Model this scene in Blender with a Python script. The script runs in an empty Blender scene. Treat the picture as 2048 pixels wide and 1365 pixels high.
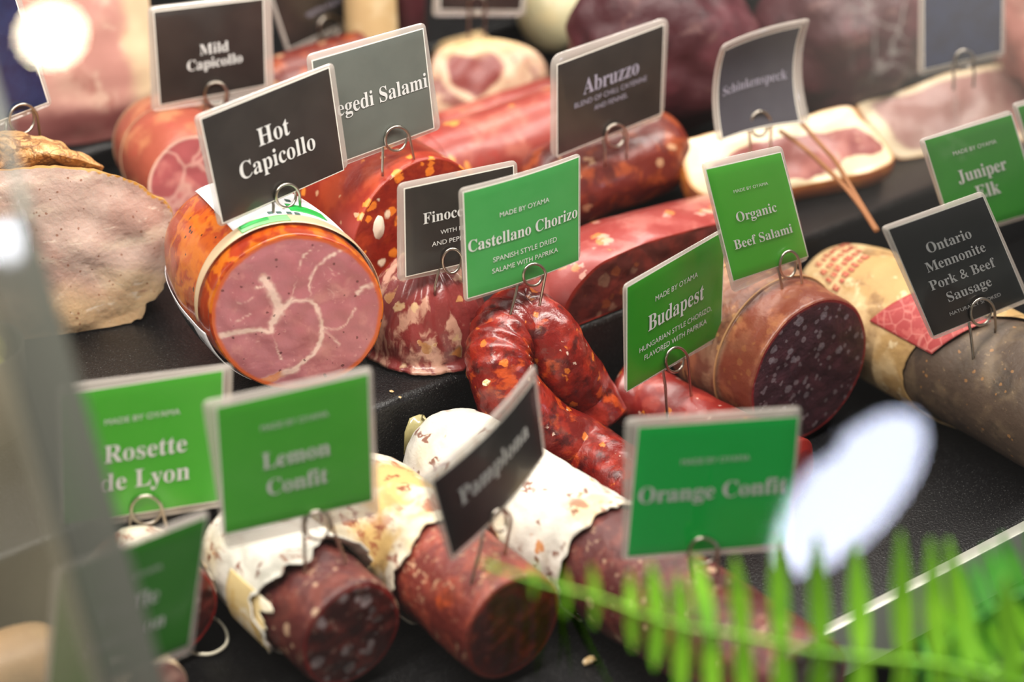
import bpy, math, random
from mathutils import Vector, Matrix, noise

sc = bpy.context.scene
COL = sc.collection
V = Vector
UP = V((0, 0, 1))

# ------------------------------------------------------------------ camera
W_PX, H_PX = 2048, 1365
LENS, PITCH, EYE = 85.0, math.radians(30), 1.5635
F_PX = LENS / 36 * W_PX
C_FW = V((0, math.cos(PITCH), -math.sin(PITCH)))
C_RT = V((1, 0, 0))
C_UP = V((0, math.sin(PITCH), math.cos(PITCH)))
CAM = V((0, 0, EYE))
cam = bpy.data.cameras.new('camera')
cam_o = bpy.data.objects.new('camera', cam)
COL.objects.link(cam_o)
cam_o.location = CAM
cam_o.rotation_euler = (math.pi / 2 - PITCH, 0, 0)
cam.lens, cam.sensor_width = LENS, 36
cam.clip_start = .02
cam.dof.use_dof = True
cam.dof.focus_distance = 1.185
cam.dof.aperture_fstop = 3.7
sc.camera = cam_o

# ------------------------------------------------------------------ exposure, world, lights
sc.view_settings.view_transform = 'Standard'
sc.view_settings.look = 'None'
sc.view_settings.gamma = 1
sc.view_settings.use_curve_mapping = False
sc.view_settings.exposure = 0.0
sc.cycles.sample_clamp_indirect = 80
sc.cycles.transparent_max_bounces = 16

L = V((.785, .62, 0)).normalized()        # along the counter
F = V((.62, -.785, 0)).normalized()       # towards the customer
Z1, Z2, Z3 = .89, .95, .965                # the three steps of the display

w = bpy.data.worlds.new('world')
sc.world = w
w.use_nodes = True
w.node_tree.nodes['Background'].inputs[0].default_value = (1.0, .93, .85, 1)
w.node_tree.nodes['Background'].inputs[1].default_value = .20


def area_light(name, loc, aim, sx, sy, energy, col):
    d = bpy.data.lights.new(name, 'AREA')
    d.shape = 'RECTANGLE'
    d.size, d.size_y, d.energy, d.color = sx, sy, energy, col
    o = bpy.data.objects.new(name, d)
    COL.objects.link(o)
    o.location = loc
    z = (V(loc) - V(aim)).normalized()
    x = (L - z * L.dot(z)).normalized()
    y = z.cross(x)
    o.rotation_euler = Matrix((x, y, z)).transposed().to_euler()
    return o


MID = V((0.03, 1.05, .95))
area_light('case_light_front', MID + F * .13 + UP * .62, MID, 1.5, .10, 19, (1, .95, .87))
area_light('case_light_rear', MID - F * .35 + UP * .62, MID - F * .15, 1.5, .10, 8, (1, .94, .86))


# ------------------------------------------------------------------ pixel <-> place
def ray(x, y):
    return C_FW + C_RT * ((x - 1024) / F_PX) + C_UP * ((682.5 - y) / F_PX)


def P(x, y, d):
    return CAM + ray(x, y) * d


def G(x, y, z):
    r = ray(x, y)
    return CAM + r * ((z - EYE) / r.z)


def on_plane(x, y, p0, n):
    r = ray(x, y)
    return CAM + r * ((p0 - CAM).dot(n) / r.dot(n))


# ------------------------------------------------------------------ objects
def tag(o, label, cat, group=None, kind=None):
    o['label'] = label
    o['category'] = cat
    if group: o['group'] = group
    if kind: o['kind'] = kind
    return o


def thing(name, M, label, cat, group=None):
    o = bpy.data.objects.new(name, None)
    o.empty_display_size = .01
    COL.objects.link(o)
    o.matrix_world = M
    return tag(o, label, cat, group)


def mesh_obj(name, verts, faces, mats, parent=None, smooth=True, M=None, attrs=None, midx=None):
    me = bpy.data.meshes.new(name)
    me.from_pydata([tuple(v) for v in verts], [], faces)
    for m in (mats if isinstance(mats, (list, tuple)) else [mats]): me.materials.append(m)
    if smooth: me.polygons.foreach_set('use_smooth', [True] * len(me.polygons))
    if midx: me.polygons.foreach_set('material_index', midx)
    for k, vals in (attrs or {}).items():
        a = me.attributes.new(k, 'FLOAT', 'POINT')
        a.data.foreach_set('value', vals)
    me.update()
    o = bpy.data.objects.new(name, me)
    COL.objects.link(o)
    if parent: o.parent = parent
    if M is not None: o.matrix_world = M
    return o


def frame(origin, n, up=UP):
    x = n.normalized()
    y = up.cross(x).normalized()
    z = x.cross(y)
    M = Matrix((x, y, z)).transposed().to_4x4()
    M.translation = origin
    return M


def nz(p, f, s=0.0):
    return noise.noise(V(p) * f + V((s * 7.13, s * 3.7, s * 1.9)))


def rings_faces(nr, ns, start=0):
    f = []
    for i in range(nr - 1):
        for j in range(ns):
            a, b = start + i * ns + j, start + i * ns + (j + 1) % ns
            f.append((a, b, b + ns, a + ns))
    return f


def rings_mesh(name, rings, mat, parent, cap0=True, cap1=False, M=None, attrs=None):
    ns = len(rings[0])
    v = [p for r in rings for p in r]
    f = rings_faces(len(rings), ns)
    n = len(rings)
    if cap0:
        c = sum(rings[0], V()) / ns
        v.append(c)
        f += [((j + 1) % ns, j, len(v) - 1) for j in range(ns)]
    if cap1:
        c = sum(rings[-1], V()) / ns
        v.append(c)
        b = (n - 1) * ns
        f += [(b + j, b + (j + 1) % ns, len(v) - 1) for j in range(ns)]
    return mesh_obj(name, v, f, mat, parent, M=M, attrs=attrs)


def disc_mesh(name, ring, mat, parent, nr=26, bulge=0, amp=0, freq=120, seed=0, axis=V((1, 0, 0)), extra=None):
    """A cut face filling a ring; stores how far in from the rim each point lies."""
    ns = len(ring)
    c = sum(ring, V()) / ns
    v, e = [], []
    for i in range(nr):
        s = 1 - i / nr
        for p in ring:
            q = c + (p - c) * s
            e.append(1 - s)
            k = min(1, (1 - s) * 8)
            v.append(q + axis * (bulge * (1 - s * s) + amp * k * nz(q, freq, seed)))
    v.append(c + axis * bulge)
    e.append(1)
    f = rings_faces(nr, ns)
    b = (nr - 1) * ns
    f += [(b + j, b + (j + 1) % ns, len(v) - 1) for j in range(ns)]
    at = {'edge': e}
    if extra: at['seam'] = [extra(p) for p in v]
    return mesh_obj(name, v, f, mat, parent, attrs=at)


def dense(prof, n):
    """Smooth a profile [(x, r, dz)] with Catmull-Rom to about n rings."""
    pts = [V((p[0], p[1], p[2] if len(p) > 2 else 0)) for p in prof]
    return catmull(pts, max(2, n // (len(pts) - 1)), False)


def catmull(pts, k, closed):
    out, n = [], len(pts)
    rng = range(n) if closed else range(n - 1)
    for i in rng:
        p0 = pts[(i - 1) % n] if closed or i > 0 else pts[0]
        p1, p2 = pts[i], pts[(i + 1) % n]
        p3 = pts[(i + 2) % n] if closed or i + 2 < n else pts[-1]
        for j in range(k):
            t = j / k
            out.append(.5 * ((2 * p1) + (p2 - p0) * t + (2 * p0 - 5 * p1 + 4 * p2 - p3) * t * t
                             + (3 * p1 - p0 - 3 * p2 + p3) * t * t * t))
    if not closed: out.append(pts[-1].copy())
    return out


def round_prof(length, r, back=.8, rf=None, n=6, front_bevel=.06):
    """Profile from a rounded back end at -length to a cut front at 0."""
    e = r * back
    pr = [(-length + e * (1 - math.cos(a)), r * math.sin(a)) for a in
          [math.radians(6 + 84 * i / n) for i in range(n + 1)]]
    rf = rf or r
    pr += [(-length + e + (length - e) * .5, (r + rf) / 2), (-r * front_bevel * 2, rf), (-r * front_bevel * .3, rf * .992), (0, rf * .97)]
    return pr


def log_rings(prof, ns=80, amp=.0006, freq=70, seed=0, n=56, oval=1.0, wob=0.0, skew=0.0):
    rings = []
    for p in dense(prof, n):
        r = []
        for j in range(ns):
            a = 2 * math.pi * j / ns
            q = V((p.x, p.y * math.cos(a), p.y * math.sin(a) * oval + p.z))
            k = 1 + (amp * nz(q, freq, seed) + wob * nz(q, 22, seed + 3)) / max(p.y, .004)
            r.append(V((p.x, p.y * math.cos(a) * k + skew * p.x, p.y * math.sin(a) * oval * k + p.z)))
        rings.append(r)
    return rings


def tube(name, pts, rad, mat, parent, ns=10, M=None, cap=True, k=None, amp=0, freq=80, seed=0, extra=None, ring_out=None):
    """A tube along 3D points; rad is a number or a function of 0..1."""
    if k: pts = catmull(pts, k, False)
    n = len(pts)
    t0 = (pts[1] - pts[0]).normalized()
    ref = UP if abs(t0.z) < .9 else V((1, 0, 0))
    u = (ref - t0 * ref.dot(t0)).normalized()
    rings = []
    for i, p in enumerate(pts):
        t = (pts[min(i + 1, n - 1)] - pts[max(i - 1, 0)]).normalized()
        u = (u - t * u.dot(t)).normalized()
        v = t.cross(u)
        r = rad(i / (n - 1)) if callable(rad) else rad
        ring = []
        for j in range(ns):
            a = 2 * math.pi * j / ns
            d = u * math.cos(a) + v * math.sin(a)
            q = p + d * r
            rr = amp * nz(q, freq, seed) if amp else 0
            if extra: rr += extra(i / (n - 1), a, q)
            ring.append(q + d * rr)
        rings.append(ring)
    if ring_out is not None: ring_out.append(rings[-1]); ring_out.append(t)
    return rings_mesh(name, rings, mat, parent, cap, cap, M=M)


def outline(px, p0, n, k=8):
    return catmull([on_plane(x, y, p0, n) for x, y in px], k, True)


def local(M, pts):
    I = M.inverted()
    return [I @ p for p in pts]


def chunk_rings(ring, ext, secs, amp=.0008, freq=60, seed=0):
    """Body behind a cut outline: secs = [(t, scale, shift)]; returns rings back to front."""
    c = sum(ring, V()) / len(ring)
    out = []
    for t, s, sh in secs:
        r = []
        for p in ring:
            q = c + (p - c) * s + ext * t + sh
            d = (p - c).normalized()
            k = 1 if t > 0 else 0
            r.append(q + d * amp * nz(q, freq, seed) * k)
        out.append(r)
    return out[::-1]


def rest(rings, M, zmin):
    """Flatten whatever would sink below the shelf it lies on."""
    I = M.inverted()
    out = []
    for r in rings:
        q = []
        for p in r:
            w_ = M @ p
            if w_.z < zmin:
                w_.z = zmin
                p = I @ w_
            q.append(p)
        out.append(q)
    return out


# ------------------------------------------------------------------ materials
def lin(h):
    h = h.lstrip('#')
    c = [int(h[i:i + 2], 16) / 255 for i in (0, 2, 4)]
    return tuple(x / 12.92 if x <= .04045 else ((x + .055) / 1.055) ** 2.4 for x in c) + (1,)


class N:
    def __init__(s, name):
        s.m = bpy.data.materials.new(name)
        s.m.use_nodes = True
        s.t = s.m.node_tree
        s.t.nodes.clear()
        s.tc = None

    def add(s, typ, inp=None, **props):
        n = s.t.nodes.new(typ)
        for k, v in props.items(): setattr(n, k, v)
        for k, v in (inp or {}).items():
            if v is None: continue
            if isinstance(v, bpy.types.NodeSocket): s.t.links.new(v, n.inputs[k])
            else: n.inputs[k].default_value = v
        return n

    def co(s, st=(1, 1, 1), off=(0, 0, 0)):
        if s.tc is None: s.tc = s.add('ShaderNodeTexCoord').outputs['Object']
        return s.add('ShaderNodeMapping', {'Vector': s.tc, 'Scale': st, 'Location': off}).outputs[0]

    def noise(s, vec, scale, detail=4, rough=.55, dist=0):
        return s.add('ShaderNodeTexNoise', {'Vector': vec, 'Scale': scale, 'Detail': detail, 'Roughness': rough, 'Distortion': dist})

    def math(s, op, a, b=None, clamp=False):
        return s.add('ShaderNodeMath', {0: a, 1: b}, operation=op, use_clamp=clamp).outputs[0]

    def step(s, fac, lo, hi, a=0.0, b=1.0):
        if lo > hi: lo, hi, a, b = hi, lo, b, a
        return s.add('ShaderNodeMapRange', {'Value': fac, 'From Min': lo, 'From Max': hi, 'To Min': a, 'To Max': b},
                     interpolation_type='SMOOTHSTEP').outputs[0]

    def mix(s, fac, a, b):
        return s.add('ShaderNodeMix', {0: fac, 6: a, 7: b}, data_type='RGBA').outputs[2]

    def warp(s, vec, scale, amt):
        if not amt: return vec
        n = s.noise(vec, scale, 3).outputs['Color']
        d = s.add('ShaderNodeVectorMath', {0: n, 1: (.5, .5, .5)}, operation='SUBTRACT').outputs[0]
        d = s.add('ShaderNodeVectorMath', {0: d, 3: amt}, operation='SCALE').outputs[0]
        return s.add('ShaderNodeVectorMath', {0: vec, 1: d}, operation='ADD').outputs[0]

    def out(s, sh):
        s.t.links.new(sh, s.add('ShaderNodeOutputMaterial').inputs[0])
        return s.m


def meat(name, base, layers, rough=.45, bump=.3, bscale=150, bdist=.001, sss=0, coat=0, coat_rough=.15, spec=.5, rough_var=0):
    """Layered food or paper surface. layer = (kind, colour, amount, scale, lo, hi, options)."""
    m = N(name)
    col = lin(base)
    for kind, c, amt, scale, lo, hi, *o in layers:
        o = o[0] if o else {}
        vec = m.co(o.get('st', (1, 1, 1)), o.get('off', (0, 0, 0)))
        vec = m.warp(vec, o.get('ws', scale * .7), o.get('warp', 0))
        if kind == 'noise':
            f = m.step(m.noise(vec, scale, o.get('detail', 4), o.get('rg', .55), o.get('dist', 0)).outputs[0], lo, hi)
        elif kind == 'cell':          # scattered fat pieces
            if 'warp' not in o: vec = m.warp(vec, scale * 1.1, .35 / scale)
            vec = m.warp(vec, scale * 3.2, .30 / scale)
            v = m.add('ShaderNodeTexVoronoi', {'Vector': vec, 'Scale': scale})
            r = m.add('ShaderNodeSeparateColor', {0: v.outputs['Color']}).outputs[0]
            rad = m.math('MULTIPLY', m.step(r, lo, 1.0, .16, .62), m.math('GREATER_THAN', r, lo))
            f = m.step(m.math('SUBTRACT', rad, v.outputs['Distance']), 0.0, .16)
        elif kind == 'line':
            e = m.add('ShaderNodeTexVoronoi', {'Vector': vec, 'Scale': scale}, feature='DISTANCE_TO_EDGE')
            f = m.step(e.outputs['Distance'], lo, hi)
        elif kind == 'attr':
            a = m.add('ShaderNodeAttribute', attribute_name=o['name']).outputs['Fac']
            if o.get('nz'):
                a = m.math('ADD', a, m.math('MULTIPLY', m.math('SUBTRACT', m.noise(vec, scale, 3).outputs[0], .5), o['nz']))
            f = m.step(a, lo, hi)
        elif kind == 'axis':
            a = m.add('ShaderNodeSeparateXYZ', {0: vec}).outputs[o.get('ax', 0)]
            if o.get('nz'):
                a = m.math('ADD', a, m.math('MULTIPLY', m.math('SUBTRACT', m.noise(vec, scale, 3).outputs[0], .5), o['nz']))
            f = m.step(a, lo, hi)
        if 'mask' in o:
            ms, ml, mh = o['mask']
            f = m.math('MULTIPLY', f, m.step(m.noise(m.co(off=(.3, .1, .7)), ms, 2).outputs[0], ml, mh))
        f = m.math('MULTIPLY', f, amt)
        col = m.mix(f, col, lin(c))
    b = None
    if bump:
        b = m.add('ShaderNodeBump', {'Strength': bump, 'Distance': bdist, 'Height': m.noise(m.co(), bscale, 4).outputs[0]}).outputs[0]
    ro = rough
    if rough_var:
        ro = m.step(m.noise(m.co(), 90, 3).outputs[0], .3, .7, rough - rough_var, rough + rough_var)
    p = m.add('ShaderNodeBsdfPrincipled', {'Base Color': col, 'Roughness': ro, 'Specular IOR Level': spec, 'Normal': b,
                                           'Coat Weight': coat, 'Coat Roughness': coat_rough,
                                           'Subsurface Weight': sss, 'Subsurface Scale': .004,
                                           'Subsurface Radius': (1, .35, .2)})
    return m.out(p.outputs[0])


def plain(name, col, rough=.5, metal=0, spec=.5, coat=0):
    m = N(name)
    p = m.add('ShaderNodeBsdfPrincipled', {'Base Color': lin(col), 'Roughness': rough, 'Metallic': metal,
                                           'Specular IOR Level': spec, 'Coat Weight': coat, 'Coat Roughness': .2})
    return m.out(p.outputs[0])


def see_through(name, col, opacity, rough=.3, gloss=.08):
    """Clear plastic film or thin casing: part of it lets everything through."""
    m = N(name)
    p = m.add('ShaderNodeBsdfPrincipled', {'Base Color': lin(col), 'Roughness': rough})
    t = m.add('ShaderNodeBsdfTransparent')
    x = m.add('ShaderNodeMixShader', {0: opacity, 1: t.outputs[0], 2: p.outputs[0]})
    g = m.add('ShaderNodeBsdfGlossy', {'Roughness': .12, 'Color': (1, 1, 1, 1)})
    y = m.add('ShaderNodeMixShader', {0: gloss, 1: x.outputs[0], 2: g.outputs[0]})
    return m.out(y.outputs[0])


M_WIRE = plain('wire_steel', '#b9b0a4', .28, 1)
M_STRING = plain('cotton_string', '#cdc6b2', .8)

# ------------------------------------------------------------------ the case: steps, trim, glass
m = N('black_textured_plastic')
sp = m.step(m.noise(m.co(), 1500, 2, .6).outputs[0], .63, .70)  # sparkle of the textured plastic, painted as pale specks
bp = m.add('ShaderNodeBump', {'Strength': .8, 'Distance': .0006, 'Height': m.noise(m.co(), 700, 3).outputs[0]}).outputs[0]
p = m.add('ShaderNodeBsdfPrincipled', {'Base Color': m.mix(m.math('MULTIPLY', sp, .7), lin('#0a090b'), lin('#7c7c7a')), 'Roughness': .38,
                                       'Specular IOR Level': .45, 'Normal': bp})
M_TRAY = m.out(p.outputs[0])


def step_box(name, origin, f0, f1, l0, l1, z0, z1, bev, label, cat, mat):
    """A long step of the display, running along the counter."""
    M = Matrix((L, -F, UP)).transposed().to_4x4()
    M.translation = origin
    prof = [(f1, z0), (f1, z1 - bev)]
    for i in range(1, 7):
        a = math.pi / 2 * i / 7
        prof.append((f1 - bev + bev * math.cos(a), z1 - bev + bev * math.sin(a)))
    prof += [(f1 - bev, z1), (f0, z1), (f0, z0)]
    n = len(prof)
    v = [V((l, -f, z)) for l in (l0, l1) for f, z in prof]
    fc = [(i, (i + 1) % n, n + (i + 1) % n, n + i) for i in range(n)]
    fc += [tuple(range(n))[::-1], tuple(range(n, 2 * n))]
    o = mesh_obj(name, v, fc, mat, smooth=False, M=M)
    for q in o.data.polygons:
        if len(q.vertices) == 4 and 1 <= q.index <= 8: q.use_smooth = True
    tag(o, label, cat)
    return o


E1 = G(940, 742, Z2); E1.z = 0
E3 = G(200, 294, Z3); E3.z = 0
LIP = G(1874, 1135, Z1); LIP.z = 0


def spot(l, f, z):
    """A point l along the counter and f in front of the middle step's edge."""
    return E1 + L * l + F * f + UP * z


step_box('display_tray', E1, -.02, (LIP - E1).dot(F), -1.1, 1.0, Z1 - .03, Z1, .003,
         'speckled black lower tray at the front of the case, under the white salamis', 'tray', M_TRAY)
step_box('display_riser', E1, (E3 - E1).dot(F) - .02, 0, -1.1, 1.0, Z1 + .0005, Z2, .004,
         'black middle step carrying the hams and red sausages', 'riser', M_TRAY)
step_box('display_riser', E3, -.7, 0, -1.0, 1.2, Z2 + .0005, Z3, .004,
         'black rear step behind the pale marbled ham, upper left', 'riser', M_TRAY)
step_box('trim_1', LIP, .0003, .0065, -1.1, 1.0, Z1 - .03, Z1 + .0009, .0005,
         'brushed metal strip along the front edge of the lower tray', 'trim', plain('brushed_metal', '#d8d8cc', .4, .6))['kind'] = 'structure'
step_box('front_ledge', LIP, .0072, .34, -1.1, 1.0, Z1 - .16, Z1 - .06, .004,
         'dark green grey ledge in front of the metal strip, under the fern', 'ledge', plain('dark_ledge', '#2a3230', .5))
step_box('floor', LIP, -2.0, 3.2, -3.0, 4.0, -.05, 0, .004, 'dark floor under the display case', 'floor',
         plain('floor_dark', '#3a3836', .6))['kind'] = 'structure'
step_box('wall_back', LIP, -1.75, -1.70, -3.0, 4.0, .0005, 2.8, .004, 'plain dark grey wall behind the display case', 'wall',
         plain('wall_grey', '#4a4846', .8))['kind'] = 'structure'
step_box('counter_base', E1, -.7, .26, -1.05, .95, .0005, Z1 - .17, .004, 'dark cabinet under the display trays', 'cabinet',
         plain('base_dark', '#222222', .6))

# glass front: leans back, its polished left end is the grey band at the left
TAU = math.radians(22)
GN = (F * math.cos(TAU) + UP * math.sin(TAU)).normalized()
GS = (F * math.sin(TAU) - UP * math.cos(TAU)).normalized()   # down the slope
GP = P(174, 900, .80)


def glass_mat(name, refl, film, haze_col, scratch, mask):
    m = N(name)
    t = m.add('ShaderNodeBsdfTransparent')
    d = m.add('ShaderNodeBsdfDiffuse', {'Color': lin(haze_col)})
    vec = m.warp(m.co((1, 1, 3)), 30, .03)
    e = m.add('ShaderNodeTexVoronoi', {'Vector': vec, 'Scale': 38}, feature='DISTANCE_TO_EDGE').outputs['Distance']
    s = m.step(e, .035, .008)
    k = m.step(m.noise(m.co(), 14, 3).outputs[0], .50, .64)
    s = m.math('MULTIPLY', s, k)
    ax = m.add('ShaderNodeSeparateXYZ', {0: m.co()})
    if mask:
        a = m.step(ax.outputs[0], mask[0], mask[1])
        b = m.step(ax.outputs[1], mask[2], mask[3])
        ab = m.math('MULTIPLY', a, b)
        s = m.math('MULTIPLY', s, ab)
        fl = m.math('MULTIPLY', ab, film)
    else:
        fl = m.math('MULTIPLY', m.step(m.noise(m.co(), 12, 4, .6).outputs[0], .25, .7, .55, 1.15), film)
    f = m.math('ADD', fl, m.math('MULTIPLY', s, scratch), True)
    x = m.add('ShaderNodeMixShader', {0: f, 1: t.outputs[0], 2: d.outputs[0]})
    g = m.add('ShaderNodeBsdfGlossy', {'Roughness': 0})
    y = m.add('ShaderNodeMixShader', {0: refl, 1: x.outputs[0], 2: g.outputs[0]})
    return m.out(y.outputs[0])


M_GLASS = glass_mat('front_glass', .042, .17, '#c4c0b8', .45, (.27, .44, -.06, .05))  # haze at upper right is painted as a pale diffuse layer
M_GLASS_SIDE = glass_mat('neighbour_glass', .03, .70, '#857f6c', .5, None)
M_GLASS_IN = glass_mat('inner_glass_face', .002, .0, '#c4c0b8', 0, (.27, .44, -.06, .05))
M_GLASS_EDGE = see_through('polished_glass_edge', '#c4c9c0', .88, .35, .1)


def pane(name, l0, l1, s0, s1, th, mats, label, edge_l=None, edge_r=None):
    """A slab of glass; local X along the counter, Y up the slope, Z out of the case."""
    M = Matrix((L, -GS, GN)).transposed().to_4x4()
    M.translation = GP
    v = [V((x, y, z)) for z in (0, th) for x, y in ((l0, -s1), (l1, -s1), (l1, -s0), (l0, -s0))]
    fc = [(4, 5, 6, 7), (3, 2, 1, 0), (0, 1, 5, 4), (2, 3, 7, 6), (3, 0, 4, 7), (1, 2, 6, 5)]
    o = mesh_obj(name, v, fc, mats, smooth=False, M=M, midx=[0, 2, 1, 1, 1, 1])
    tag(o, label, 'glass')
    return o


pane('sneeze_guard', 0, 1.1, -.34, .325, .010, [M_GLASS, M_GLASS_EDGE, M_GLASS_IN],
     'large clear sloping front glass over the meats, lightly scratched at upper right')
jm = N('joint_plastic')
pp = jm.add('ShaderNodeBsdfPrincipled', {'Base Color': lin('#6a6c63'), 'Roughness': .5})
tt = jm.add('ShaderNodeBsdfTransparent')
jx = jm.add('ShaderNodeSeparateXYZ', {0: jm.co()}).outputs[0]
jf = jm.step(jx, -.021, .0, .66, .84)
jmix = jm.add('ShaderNodeMixShader', {0: jf, 1: tt.outputs[0], 2: pp.outputs[0]})
jg = jm.add('ShaderNodeBsdfGlossy', {'Roughness': .03})
M_JOINT = jm.out(jm.add('ShaderNodeMixShader', {0: .03, 1: jmix.outputs[0], 2: jg.outputs[0]}).outputs[0])
o = pane('seal_strip', -.0205, -.0005, -.082, .325, .010, [M_JOINT], 'grey translucent joint strip between the two front glass panels', )
o['category'] = 'seal strip'
pane('sneeze_guard', -.55, -.0215, -.082, .325, .010, [M_GLASS_SIDE, M_GLASS_EDGE, M_GLASS_IN],
     'hazy scratched glass panel at the left edge, beside the grey band')
# ------------------------------------------------------------------ price cards
M_SLEEVE = see_through('laminate_film', '#d9cfc6', .42, .25, .07)
M_PAPER = plain('card_paper', '#e6e2d8', .6)
M_LETTER = plain('printed_white', '#d8d8d6', .6)
M_LETTER_DIM = plain('printed_lilac_white', '#9a96a6', .6)


def card_mat(name, c, dust, coat, sheen=.0):
    m = N(name)
    d = m.step(m.noise(m.co(), 2500, 2).outputs[0], .66, .74)
    big = m.step(m.noise(m.co(), 60, 3).outputs[0], .3, .7, 0, .10)
    col = m.mix(m.math('ADD', m.math('MULTIPLY', d, .35), big), lin(c), lin(dust))
    p = m.add('ShaderNodeBsdfPrincipled', {'Base Color': col, 'Roughness': .38, 'Specular IOR Level': .5,
                                           'Coat Weight': coat, 'Coat Roughness': .12})
    return m.out(p.outputs[0])


CARD = {'black': card_mat('card_black', '#25211f', '#5c544e', .35), 'ink': card_mat('card_ink_black', '#121316', '#44444a', .3),
        'blue': card_mat('card_blue_black', '#141c40', '#5070b0', .4), 'grey': card_mat('card_black_grey_sheen', '#5f645e', '#878c84', .3),  # grey: greenish grey reflection on a dark card, put into its colour
        'slate': card_mat('card_slate_black', '#45424a', '#6a6870', .3),
        'green': card_mat('card_green', '#3f9c4b', '#6cb873', .3), 'leaf': card_mat('card_leaf_green', '#218c0a', '#4ca42c', .3),
        'kelly': card_mat('card_kelly_green', '#46aa2c', '#6cbc50', .3), 'emerald': card_mat('card_emerald_green', '#06b648', '#30c464', .3),
        'deep': card_mat('card_deep_green', '#247f08', '#4c9a30', .3)}


def serif(s):
    o = ''
    for c in s:
        if 'A' <= c <= 'Z': o += chr(0x1D400 + ord(c) - 65)
        elif 'a' <= c <= 'z': o += chr(0x1D41A + ord(c) - 97)
        else: o += c
    return o


def text_geo(body):
    """Flat outline geometry of one line of print."""
    cu = bpy.data.curves.new('line', 'FONT')
    cu.body = body
    cu.resolution_u = 4
    o = bpy.data.objects.new('line', cu)
    COL.objects.link(o)
    bpy.context.view_layer.update()
    me = o.evaluated_get(bpy.context.evaluated_depsgraph_get()).to_mesh()
    v = [x.co.copy() for x in me.vertices]
    f = [tuple(q.vertices) for q in me.polygons]
    bpy.data.objects.remove(o)
    bpy.data.curves.remove(cu)
    return v, f


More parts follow.
